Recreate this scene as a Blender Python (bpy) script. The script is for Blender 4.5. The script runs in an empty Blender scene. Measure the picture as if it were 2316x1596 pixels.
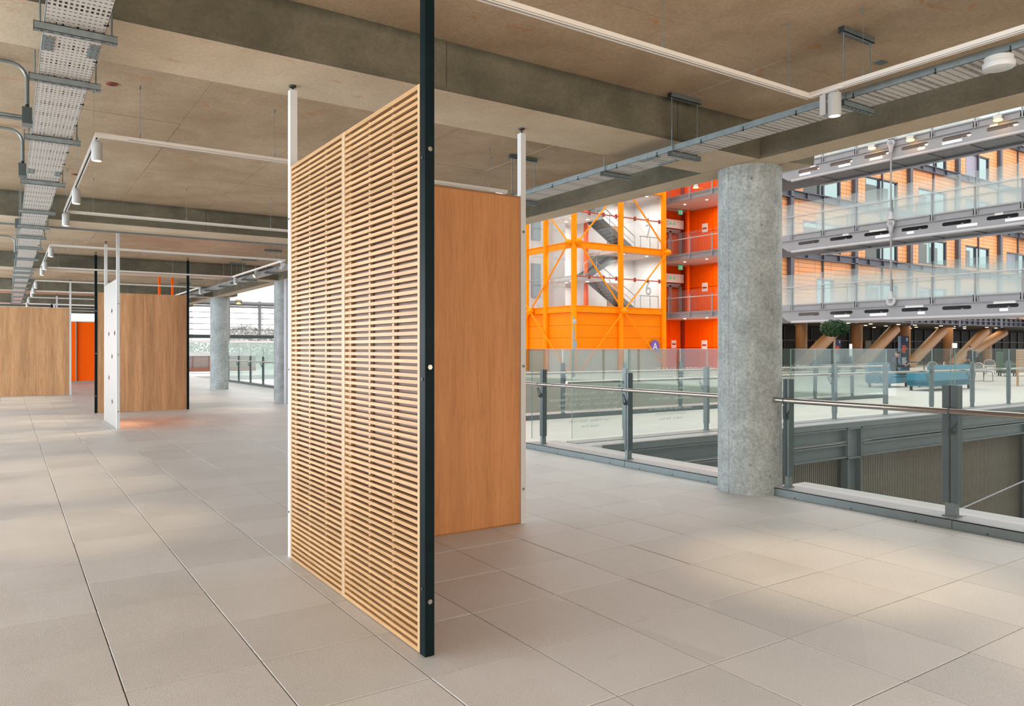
import bpy, bmesh, math, random
from math import sin, cos, pi, radians, sqrt, atan2
from mathutils import Vector, Matrix
random.seed(7)
C = bpy.context.scene.collection
S = bpy.context.scene
V = Vector

# ------------------------------------------------------------------ camera
FPX, YAW, CH, PX0, PY0 = 1677.0, radians(32.752), 1.5097, 1094.2, 788.7
cam = bpy.data.cameras.new('camera'); co = bpy.data.objects.new('camera', cam); C.objects.link(co)
co.location = (0, 0, CH); co.rotation_euler = (pi / 2, 0, -YAW)
cam.sensor_width = 36; cam.lens = FPX / 2316 * 36
cam.shift_x = (1158 - PX0) / 2316; cam.shift_y = (PY0 - 798) / 2316
cam.clip_start = .05; cam.clip_end = 400
S.camera = co
# ------------------------------------------------------------------ world, daylight, exposure
W = bpy.data.worlds.new('world'); S.world = W; W.use_nodes = True
bg = W.node_tree.nodes['Background']; bg.inputs[0].default_value = (1.0, 0.985, 0.96, 1); bg.inputs[1].default_value = 2.0
def area_light(name, loc, rot, sx, sy, power, col):
    l = bpy.data.lights.new(name, 'AREA'); l.shape = 'RECTANGLE'; l.size = sx; l.size_y = sy; l.energy = power; l.color = col
    o = bpy.data.objects.new(name, l); C.objects.link(o); o.location = loc; o.rotation_euler = rot
    return o
# daylight through the long window side of the deck
area_light('window_daylight', (-7.4, 20.5, 1.9), (0, radians(-90), 0), 3.4, 35, 4300, (0.75, 0.885, 1.0))
# added warm fill light from behind the viewpoint, for oak screen, column and floor
area_light('rear_fill', (0, -3.6, 1.9), (radians(90), 0, 0), 13, 3.4, 400, (1.0, 0.84, 0.66))
S.view_settings.view_transform = 'Standard'; S.view_settings.look = 'None'
S.view_settings.gamma = 1; S.view_settings.use_curve_mapping = False
S.view_settings.exposure = 0.0
cy = S.cycles
cy.use_denoising = True; cy.max_bounces = 8; cy.diffuse_bounces = 4; cy.glossy_bounces = 3
cy.transmission_bounces = 2; cy.transparent_max_bounces = 32
cy.sample_clamp_indirect = 6; cy.caustics_reflective = False; cy.caustics_refractive = False

# ------------------------------------------------------------------ measuring: a pixel of the photograph onto a world plane
def ray(x, y):
    a = (x - PX0) / FPX; b = (PY0 - y) / FPX
    return V((a * cos(YAW) + sin(YAW), -a * sin(YAW) + cos(YAW), b))
def atZ(x, y, z): d = ray(x, y); return V((0, 0, CH)) + d * ((z - CH) / d.z)
def atX(x, y, X): d = ray(x, y); return V((0, 0, CH)) + d * (X / d.x)
def atY(x, y, Y): d = ray(x, y); return V((0, 0, CH)) + d * (Y / d.y)
def atD(x, y, D): return V((0, 0, CH)) + ray(x, y) * D
def topix(p):
    a = p[0] * cos(YAW) - p[1] * sin(YAW); b = p[0] * sin(YAW) + p[1] * cos(YAW)
    return PX0 + FPX * a / b, PY0 - FPX * (p[2] - CH) / b, b

# ------------------------------------------------------------------ materials
MATS = {}
def mat(name, col, rough=.5, metal=0.0, noise=0.0, scale=4.0, bump=0.0, bscale=60.0, spec=.5, emit=None, estr=0, col2=None, stretch=(1, 1, 1), world=False):
    if name in MATS: return MATS[name]
    m = bpy.data.materials.new(name); m.use_nodes = True; nt = m.node_tree; b = nt.nodes['Principled BSDF']
    b.inputs['Base Color'].default_value = (*col, 1); b.inputs['Roughness'].default_value = rough
    b.inputs['Metallic'].default_value = metal; b.inputs['Specular IOR Level'].default_value = spec
    L = nt.links.new
    def coord(st):
        if world: g = nt.nodes.new('ShaderNodeNewGeometry'); src = g.outputs['Position']
        else: g = nt.nodes.new('ShaderNodeTexCoord'); src = g.outputs['Object']
        mp = nt.nodes.new('ShaderNodeMapping'); mp.inputs['Scale'].default_value = st; L(src, mp.inputs[0]); return mp.outputs[0]
    if noise or col2:
        n = nt.nodes.new('ShaderNodeTexNoise'); n.inputs['Scale'].default_value = scale; n.inputs['Detail'].default_value = 6; n.inputs['Roughness'].default_value = .62
        L(coord(stretch), n.inputs['Vector'])
        r = nt.nodes.new('ShaderNodeValToRGB'); r.color_ramp.elements[0].position = .3; r.color_ramp.elements[1].position = .72
        if col2: c0, c1 = col, col2
        else: c0 = tuple(max(0, c * (1 - noise)) for c in col); c1 = tuple(min(1, c * (1 + noise)) for c in col)
        r.color_ramp.elements[0].color = (*c0, 1); r.color_ramp.elements[1].color = (*c1, 1)
        L(n.outputs['Fac'], r.inputs[0]); L(r.outputs[0], b.inputs['Base Color'])
    if bump:
        n2 = nt.nodes.new('ShaderNodeTexNoise'); n2.inputs['Scale'].default_value = bscale; n2.inputs['Detail'].default_value = 4
        L(coord((1, 1, 1)), n2.inputs['Vector'])
        bp = nt.nodes.new('ShaderNodeBump'); bp.inputs['Strength'].default_value = bump; bp.inputs['Distance'].default_value = .01
        L(n2.outputs['Fac'], bp.inputs['Height']); L(bp.outputs[0], b.inputs['Normal'])
    if emit: b.inputs['Emission Color'].default_value = (*emit, 1); b.inputs['Emission Strength'].default_value = estr
    MATS[name] = m; return m

def nodes(name):
    m = bpy.data.materials.new(name); m.use_nodes = True; nt = m.node_tree
    MATS[name] = m
    return m, nt, nt.nodes['Principled BSDF'], nt.links.new
def N(nt, t, **kw):
    n = nt.nodes.new(t)
    for k, v in kw.items():
        if k.startswith('i_'): n.inputs[k[2:].replace('_', ' ')].default_value = v
        else: setattr(n, k, v)
    return n
def ramp(nt, src, stops):
    r = nt.nodes.new('ShaderNodeValToRGB'); e = r.color_ramp.elements
    while len(e) < len(stops): e.new(.5)
    for q, (p, c) in zip(e, stops): q.position = p; q.color = (*c, 1) if len(c) == 3 else c
    nt.links.new(src, r.inputs[0]); return r.outputs[0]
def mixc(nt, fac, a, b, mode='MIX'):
    x = nt.nodes.new('ShaderNodeMix'); x.data_type = 'RGBA'; x.blend_type = mode
    for i, s in ((0, fac), (6, a), (7, b)):
        if hasattr(s, 'is_output'): nt.links.new(s, x.inputs[i])
        else: x.inputs[i].default_value = s if i == 0 else (*s, 1)
    return x.outputs[2]
def pos(nt, scale=(1, 1, 1), obj=False, rot=(0, 0, 0)):
    s = nt.nodes.new('ShaderNodeTexCoord').outputs['Object'] if obj else nt.nodes.new('ShaderNodeNewGeometry').outputs['Position']
    mp = nt.nodes.new('ShaderNodeMapping'); mp.inputs['Scale'].default_value = scale; mp.inputs['Rotation'].default_value = rot
    nt.links.new(s, mp.inputs[0]); return mp.outputs[0]
def noise(nt, vec, scale, detail=5, rough=.6, dist=0):
    n = N(nt, 'ShaderNodeTexNoise'); n.inputs['Scale'].default_value = scale; n.inputs['Detail'].default_value = detail
    n.inputs['Roughness'].default_value = rough; n.inputs['Distortion'].default_value = dist
    nt.links.new(vec, n.inputs['Vector']); return n.outputs['Fac']
def bump(nt, b, h, s, d=.01):
    bp = nt.nodes.new('ShaderNodeBump'); bp.inputs['Strength'].default_value = s; bp.inputs['Distance'].default_value = d
    nt.links.new(h, bp.inputs['Height']); nt.links.new(bp.outputs[0], b.inputs['Normal'])

def concrete(name, c0, c1, rust=0.0, pits=0.0, rough=.75, sc=1.2, warm=(.45, .16, .03)):
    m, nt, b, L = nodes(name); p = pos(nt)
    big = noise(nt, p, sc, 7, .65, .3); col = ramp(nt, big, [(.3, c0), (.7, c1)])
    fine = noise(nt, pos(nt, (1, 1, 1)), 38, 4, .7)
    col = mixc(nt, .24, col, ramp(nt, fine, [(.32, (.25, .25, .25)), (.7, (.78, .78, .78))]), 'OVERLAY')
    if rust:
        rn = noise(nt, pos(nt, (1.6, 3.2, 2)), 2.3, 4, .55, .6)
        col = mixc(nt, ramp(nt, rn, [(.63, (0, 0, 0)), (.72, (rust,) * 3)]), col, warm)
    if pits:
        v = N(nt, 'ShaderNodeTexVoronoi'); v.inputs['Scale'].default_value = 26; L(pos(nt, (1, 1, .8)), v.inputs['Vector'])
        pm = ramp(nt, v.outputs['Distance'], [(.05, (pits,) * 3), (.16, (0, 0, 0))])
        gate = noise(nt, p, 3, 3); pm2 = mixc(nt, 1.0, pm, ramp(nt, gate, [(.45, (0, 0, 0)), (.6, (1, 1, 1))]), 'MULTIPLY')
        col = mixc(nt, pm2, col, tuple(x * .3 for x in c0))
    L(col, b.inputs['Base Color']); b.inputs['Roughness'].default_value = rough; b.inputs['Specular IOR Level'].default_value = .3
    bump(nt, b, fine, .15); return m
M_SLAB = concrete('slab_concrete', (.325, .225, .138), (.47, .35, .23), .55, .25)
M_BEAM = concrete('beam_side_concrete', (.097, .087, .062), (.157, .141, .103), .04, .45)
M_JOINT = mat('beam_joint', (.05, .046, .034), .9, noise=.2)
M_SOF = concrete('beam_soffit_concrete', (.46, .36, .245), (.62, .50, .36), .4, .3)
def column_concrete():
    m, nt, b, L = nodes('column_concrete'); p = pos(nt)
    big = noise(nt, p, 2.2, 7, .68, .3); col = ramp(nt, big, [(.3, (.215, .235, .23)), (.7, (.41, .44, .428))])
    stk = noise(nt, pos(nt, (9, 9, .7)), 1.6, 5, .6); gate = noise(nt, pos(nt, (.3, .3, 1)), 1.3, 3)
    sm = mixc(nt, 1, ramp(nt, stk, [(.55, (0, 0, 0)), (.66, (.55,) * 3)]), ramp(nt, gate, [(.45, (.1,) * 3), (.6, (1, 1, 1))]), 'MULTIPLY')
    col = mixc(nt, sm, col, (.60, .60, .575))
    sp = noise(nt, p, 30, 4, .75); col = mixc(nt, .46, col, ramp(nt, sp, [(.34, (.2, .2, .2)), (.66, (.76, .76, .76))]), 'OVERLAY')
    v = N(nt, 'ShaderNodeTexVoronoi'); v.inputs['Scale'].default_value = 11; L(pos(nt, (1, 1, .8)), v.inputs['Vector'])
    wn = N(nt, 'ShaderNodeSeparateColor'); L(v.outputs['Color'], wn.inputs[0])
    pm = mixc(nt, 1, ramp(nt, v.outputs['Distance'], [(.05, (.9,) * 3), (.15, (0, 0, 0))]), ramp(nt, wn.outputs[0], [(.45, (0, 0, 0)), (.75, (1, 1, 1))]), 'MULTIPLY')
    col = mixc(nt, pm, col, (.075, .085, .083))
    L(col, b.inputs['Base Color']); b.inputs['Roughness'].default_value = .62; b.inputs['Specular IOR Level'].default_value = .35
    bump(nt, b, sp, .2); return m
M_COL = column_concrete()


def tile_material():
    m, nt, b, L = nodes('paver_concrete'); p = pos(nt)
    off = N(nt, 'ShaderNodeVectorMath', operation='ADD'); off.inputs[1].default_value = (-.4358 + 600, -5.3979 + 600, 0); L(p, off.inputs[0])
    dv = N(nt, 'ShaderNodeVectorMath', operation='SCALE'); dv.inputs['Scale'].default_value = 1 / .6; L(off.outputs[0], dv.inputs[0])
    fl = N(nt, 'ShaderNodeVectorMath', operation='FLOOR'); L(dv.outputs[0], fl.inputs[0])
    msk = N(nt, 'ShaderNodeVectorMath', operation='MULTIPLY'); msk.inputs[1].default_value = (1, 1, 0); L(fl.outputs[0], msk.inputs[0])
    wn = N(nt, 'ShaderNodeTexWhiteNoise'); L(msk.outputs[0], wn.inputs['Vector'])
    base = ramp(nt, wn.outputs['Value'], [(0, (.50, .489, .478)), (.5, (.535, .523, .512)), (1, (.565, .554, .543))])
    blot = noise(nt, p, 1.6, 6, .6); base = mixc(nt, .5, base, ramp(nt, blot, [(.3, (.44, .44, .44)), (.7, (.56, .56, .56))]), 'OVERLAY')
    fine = noise(nt, p, 170, 3, .8); base = mixc(nt, .55, base, ramp(nt, fine, [(.35, (.3, .3, .3)), (.65, (.7, .7, .7))]), 'OVERLAY')
    st = noise(nt, pos(nt, (1, 2.4, 1)), 1.1, 4, .7); base = mixc(nt, ramp(nt, st, [(.66, (0, 0, 0)), (.76, (.45,) * 3)]), base, (.26, .17, .11))
    L(base, b.inputs['Base Color'])
    L(ramp(nt, blot, [(.3, (.36,) * 3), (.7, (.50,) * 3)]), b.inputs['Roughness']); b.inputs['Specular IOR Level'].default_value = .75
    bump(nt, b, fine, .5, .004); return m
M_TILE = tile_material()

def wood(name, c0, c1, c2, axis='Z', sc=1.0, rough=.45, band=0.0, flame=.0):
    m, nt, b, L = nodes(name)
    st = {'Z': (9, 9, .55), 'Y': (30, 1.2, 30), 'X': (1.2, 30, 30)}[axis]
    st = tuple(s * sc for s in st)
    g = noise(nt, pos(nt, st), 3.0, 6, .6, .8); col = ramp(nt, g, [(.28, c0), (.5, c1), (.75, c2)])
    f = noise(nt, pos(nt, tuple(s * 7 for s in st)), 3, 3, .6)
    col = mixc(nt, .25, col, ramp(nt, f, [(.3, (.3, .3, .3)), (.7, (.7, .7, .7))]), 'OVERLAY')
    if band:
        bn = noise(nt, pos(nt, (2.2, 2.2, .12)), 2.0, 2, .5); col = mixc(nt, band, col, ramp(nt, bn, [(.35, (.36, .34, .3)), (.65, (.66, .64, .6))]), 'OVERLAY')
    oi = N(nt, 'ShaderNodeObjectInfo'); col = mixc(nt, .38, col, ramp(nt, oi.outputs['Random'], [(0, (.38, .36, .33)), (.5, (.52, .5, .48)), (1, (.62, .61, .60))]), 'OVERLAY')
    L(col, b.inputs['Base Color']); b.inputs['Roughness'].default_value = rough; b.inputs['Specular IOR Level'].default_value = .35
    bump(nt, b, f, .06); return m
M_SLAT = wood('slat_timber', (.40, .213, .082), (.485, .278, .122), (.55, .345, .165), 'Y')
M_SLATV = wood('frame_timber', (.40, .25, .13), (.49, .33, .19), (.55, .39, .24), 'Z')
M_OAK = wood('oak_veneer', (.46, .195, .072), (.55, .245, .096), (.61, .29, .12), 'Z', 1.6, .5, .35)
M_OAK2 = wood('pale_oak_veneer', (.365, .19, .087), (.46, .258, .13), (.53, .33, .182), 'Z', 1.0, .45, .6)
M_PALEPLY = wood('pale_ply', (.245, .225, .20), (.275, .255, .23), (.30, .28, .252), 'Z', 1.0, .5)
M_GLULAM = wood('glulam', (.20, .095, .038), (.28, .14, .058), (.34, .18, .08), 'Z', .6, .45)
M_BACK = mat('backing_board', (.25, .172, .135), .8, noise=.08)
M_BLACK = mat('black_steel', (.006, .013, .015), .42, noise=.2, scale=6, spec=.05)
M_WHITE = mat('white_steel', (.60, .60, .59), .4, noise=.03, scale=5)
M_LAMPW = mat('lamp_white', (.44, .44, .43), .4, noise=.03)
M_TRACK = mat('white_track', (.70, .655, .60), .45, noise=.03)
M_SLOTDK = mat('dark_slot', (.03, .027, .024), .7, noise=.1)
M_GALV = mat('galvanised', (.20, .235, .24), .42, .55, noise=.16, scale=18)
M_BLACKPL = mat('black_plastic', (.012, .012, .012), .5, noise=.1)
M_GREY = mat('grey_steel', (.155, .185, .185), .42, .25, noise=.07, scale=7)
M_DKGREY = mat('post_grey', (.085, .11, .112), .36, .3, noise=.1, scale=9)
M_STAIN = mat('stainless', (.42, .385, .35), .22, .95, noise=.06, scale=14, stretch=(8, 1, 8))
M_KERB = mat('kerb_sheet', (.48, .475, .48), .38, .25, noise=.05, scale=3)
M_GREYL = mat('light_grey_steel', (.33, .345, .355), .42, .1, noise=.05, scale=4)
M_BRIDGE = mat('bridge_grey', (.285, .29, .31), .45, .1, noise=.05, scale=2)
M_BRTUBE = mat('bridge_tube', (.46, .455, .48), .4, .1, noise=.04, scale=2)
M_DKSTEEL = mat('facade_steel', (.085, .088, .115), .5, .1, noise=.08, scale=2)
M_ORANGE = mat('tower_orange', (.96, .27, 0), .5, noise=.05, scale=2, col2=(1.0, .32, 0), spec=.12)
M_ORPANEL = mat('tower_orange_panel', (.95, .25, 0), .5, noise=.04, scale=1, stretch=(1, 1, 6), spec=.12)
M_REDOR = mat('red_orange_panel', (1.0, .115, 0), .5, noise=.05, scale=1.4, spec=.12)
M_REDDK = mat('red_rail', (.42, .06, .02), .4, noise=.1)
M_WALLW = mat('tower_white_wall', (.74, .74, .73), .8, noise=.04, scale=.9)
M_STAIRG = mat('stair_grey', (.17, .185, .195), .5, noise=.12, scale=3)
M_SOFFIT = mat('pale_soffit', (.62, .50, .44), .7, noise=.04)
M_LOWGREY = mat('lower_concrete', (.30, .30, .285), .8, noise=.12, scale=.6)
M_LINK = mat('link_paving', (.66, .625, .58), .5, noise=.06, scale=1.2)
M_DARK = mat('dark_glazing', (.022, .020, .015), .5, noise=.5, scale=.8, spec=.12)
M_RIB = mat('rib_bronze', (.225, .195, .145), .5, .2, noise=.1, scale=3)
M_RIBD = mat('rib_dark', (.03, .032, .03), .8, noise=.1)
M_BLUE = mat('turquoise_leather', (.003, .19, .30), .45, noise=.08, scale=6)
M_CLOTH = mat('black_cloth', (.012, .014, .018), .85, noise=.3, scale=20)
M_SKIN = mat('skin', (.55, .30, .24), .55, noise=.06, scale=20)
M_HAIR = mat('hair', (.02, .014, .01), .6, noise=.3, scale=40)
M_LEAF = mat('leaf_green', (.012, .055, .012), .55, noise=.5, scale=9)
M_BARK = mat('bark', (.34, .24, .18), .8, noise=.15, scale=20)
M_LAMP = mat('lamp_glow', (1, .9, .7), .5, emit=(1.0, .83, .60), estr=14)
M_FLOOD = mat('flood_glow', (1, .8, .4), .5, emit=(1.0, .52, .11), estr=5)
M_DOWN = mat('downlight_glow', (1, .85, .6), .5, emit=(1.0, .80, .52), estr=6)
M_PURPLE = mat('sign_purple', (.14, .10, .42), .5, noise=.04)
M_SIGNW = mat('sign_white', (.88, .88, .88), .5, noise=.02)
M_GREEN = mat('exit_green', (.01, .30, .13), .5, emit=(.05, .55, .28), estr=.6, noise=.03)
M_NAVY = mat('totem_navy', (.02, .03, .07), .5, noise=.05)
M_SLATE = mat('totem_blue_edge', (.15, .23, .34), .5, noise=.05)
M_ORTXT = mat('totem_orange', (.85, .12, .01), .5, noise=.05)
M_TXT6 = mat('wall_numeral', (.30, .31, .33), .6, noise=.03)
M_ETCH = mat('etched_lettering', (.62, .66, .62), .6, noise=.05)
M_REDHOLE = mat('red_collar', (.28, .03, .015), .6, noise=.2)
M_TABLE = mat('table_ash', (.62, .53, .42), .5, noise=.08)
M_GREENCH = mat('chair_green', (.045, .12, .06), .6, noise=.1)
M_BRICK = mat('outside_brick', (.36, .30, .27), .8, noise=.12, scale=3)
M_OUTRED = mat('outside_red_coping', (.36, .15, .11), .8, noise=.1)
M_HAZETREE = mat('hazed_foliage', (.50, .50, .485), .9, noise=.6, scale=5)  # foliage tone lightened to stand for distance haze
M_CHIM = mat('far_pale_stone', (.62, .62, .64), .9, noise=.06)
M_SNOW = mat('outside_paving', (.75, .75, .76), .7, noise=.04)
M_BLIND = mat('lilac_panel', (.33, .31, .40), .5, noise=.05)

def glass(name, tint, haze=0.0, hazecol=(.7, .8, .78), refl=1.0, veil=None, rough=0.0):
    m = bpy.data.materials.new(name); m.use_nodes = True; nt = m.node_tree; L = nt.links.new
    nt.nodes.remove(nt.nodes['Principled BSDF']); out = nt.nodes['Material Output']
    tr = N(nt, 'ShaderNodeBsdfTransparent'); tr.inputs[0].default_value = (*tint, 1)
    gl = N(nt, 'ShaderNodeBsdfGlossy'); gl.inputs['Roughness'].default_value = rough; gl.inputs[0].default_value = (1, 1, 1, 1)
    # Schlick reflectance, the same on both faces of the sheet
    ge = N(nt, 'ShaderNodeNewGeometry'); dp = N(nt, 'ShaderNodeVectorMath', operation='DOT_PRODUCT'); L(ge.outputs['Normal'], dp.inputs[0]); L(ge.outputs['Incoming'], dp.inputs[1])
    ab = N(nt, 'ShaderNodeMath', operation='ABSOLUTE'); L(dp.outputs['Value'], ab.inputs[0])
    om = N(nt, 'ShaderNodeMath', operation='SUBTRACT'); om.inputs[0].default_value = 1; L(ab.outputs[0], om.inputs[1])
    pw = N(nt, 'ShaderNodeMath', operation='POWER'); pw.inputs[1].default_value = 5; L(om.outputs[0], pw.inputs[0])
    ma = N(nt, 'ShaderNodeMath', operation='MULTIPLY_ADD'); ma.inputs[1].default_value = .96; ma.inputs[2].default_value = .04; L(pw.outputs[0], ma.inputs[0])
    mu = N(nt, 'ShaderNodeMath', operation='MULTIPLY'); mu.inputs[1].default_value = refl * .6; L(ma.outputs[0], mu.inputs[0])
    src = tr.outputs[0]
    if haze or veil:
        df = N(nt, 'ShaderNodeBsdfDiffuse'); df.inputs[0].default_value = (*hazecol, 1)
        tl = N(nt, 'ShaderNodeBsdfTranslucent'); tl.inputs[0].default_value = (*hazecol, 1)
        dd = N(nt, 'ShaderNodeMixShader'); dd.inputs[0].default_value = .4; L(df.outputs[0], dd.inputs[1]); L(tl.outputs[0], dd.inputs[2])
        mh = N(nt, 'ShaderNodeMixShader'); L(src, mh.inputs[1]); L(dd.outputs[0], mh.inputs[2])
        if veil:
            z0, z1, f0, f1 = veil; t = N(nt, 'ShaderNodeTexCoord'); sp = N(nt, 'ShaderNodeSeparateXYZ'); L(t.outputs['Object'], sp.inputs[0])
            mr = N(nt, 'ShaderNodeMapRange'); mr.inputs[1].default_value = z0; mr.inputs[2].default_value = z1; mr.inputs[3].default_value = f0; mr.inputs[4].default_value = f1
            L(sp.outputs[2], mr.inputs[0]); L(mr.outputs[0], mh.inputs[0])
        else: mh.inputs[0].default_value = haze
        src = mh.outputs[0]
    mg = N(nt, 'ShaderNodeMixShader'); L(mu.outputs[0], mg.inputs[0]); L(src, mg.inputs[1]); L(gl.outputs[0], mg.inputs[2])
    L(mg.outputs[0], out.inputs[0]); MATS[name] = m; return m
M_GLASS = glass('clear_glass', (.95, .973, .965), .012, refl=.22)
M_GLASSG = glass('green_glass', (.70, .755, .725), .05, (.40, .47, .44), .6)
M_GLASSF = glass('misty_glass', (.90, .96, .94), .30, (.66, .74, .70), .5)
M_GLASSE = mat('glass_edge', (.22, .36, .33), .15, noise=.05)
M_GLASSB = glass('bridge_glass', (.90, .955, .955), 0, (.84, .90, .90), .9, (-.2, 1.75, .40, .10))  # whitish veil mixed in for reflections and the far glass, stronger low down
M_GLASST = glass('tower_glass', (.94, .96, .965), .02, (.8, .84, .86), .8)
M_WIN = glass('window_glass', (.55, .66, .66), .12, (.35, .42, .43), 1.8)

def perforated(name):
    m = bpy.data.materials.new(name); m.use_nodes = True; nt = m.node_tree; L = nt.links.new
    b = nt.nodes['Principled BSDF']; b.inputs['Base Color'].default_value = (.56, .53, .49, 1); b.inputs['Metallic'].default_value = .15; b.inputs['Roughness'].default_value = .5
    t = N(nt, 'ShaderNodeTexCoord'); sp = N(nt, 'ShaderNodeSeparateXYZ'); L(t.outputs['Object'], sp.inputs[0])
    def cell(src, period, width):
        a = N(nt, 'ShaderNodeMath', operation='MULTIPLY'); a.inputs[1].default_value = 1 / period; L(src, a.inputs[0])
        f = N(nt, 'ShaderNodeMath', operation='FRACT'); L(a.outputs[0], f.inputs[0])
        s = N(nt, 'ShaderNodeMath', operation='SUBTRACT'); s.inputs[1].default_value = .5; L(f.outputs[0], s.inputs[0])
        ab = N(nt, 'ShaderNodeMath', operation='ABSOLUTE'); L(s.outputs[0], ab.inputs[0])
        c = N(nt, 'ShaderNodeMath', operation='LESS_THAN'); c.inputs[1].default_value = width / period / 2; L(ab.outputs[0], c.inputs[0]); return c.outputs[0], f.outputs[0]
    hx, _ = cell(sp.outputs[0], .0245, .0135); hy, _ = cell(sp.outputs[1], .05, .0105)
    # two rows in six carry long holes instead of narrow slots
    g, _ = cell(sp.outputs[1], .30, .10); hy2, _ = cell(sp.outputs[1], .05, .027)
    mx = N(nt, 'ShaderNodeMix'); mx.data_type = 'FLOAT'; L(g, mx.inputs[0]); L(hy, mx.inputs[2]); L(hy2, mx.inputs[3])
    h = N(nt, 'ShaderNodeMath', operation='MULTIPLY'); L(hx, h.inputs[0]); L(mx.outputs[0], h.inputs[1])
    tr = N(nt, 'ShaderNodeBsdfTransparent'); ms = N(nt, 'ShaderNodeMixShader'); L(h.outputs[0], ms.inputs[0]); L(b.outputs[0], ms.inputs[1]); L(tr.outputs[0], ms.inputs[2])
    L(ms.outputs[0], nt.nodes['Material Output'].inputs[0]); MATS[name] = m; return m
M_PERF = perforated('perforated_tray')

def cladding(name):
    m, nt, b, L = nodes(name); p = pos(nt)
    sp = N(nt, 'ShaderNodeSeparateXYZ'); L(p, sp.inputs[0]); cb = N(nt, 'ShaderNodeCombineXYZ'); L(sp.outputs[0], cb.inputs[0]); L(sp.outputs[2], cb.inputs[1])
    br = N(nt, 'ShaderNodeTexBrick'); L(cb.outputs[0], br.inputs['Vector'])
    br.offset = 0; br.inputs['Scale'].default_value = 1; br.inputs['Brick Width'].default_value = 1.925; br.inputs['Row Height'].default_value = .30
    br.inputs['Mortar Size'].default_value = .02; br.inputs['Mortar Smooth'].default_value = .1
    br.inputs['Color1'].default_value = (.84, .35, .14, 1); br.inputs['Color2'].default_value = (.90, .41, .175, 1); br.inputs['Mortar'].default_value = (.42, .14, .05, 1)
    L(br.outputs[0], b.inputs['Base Color']); b.inputs['Roughness'].default_value = .6; return m
M_CLAD = cladding('terracotta_cladding')

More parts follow.
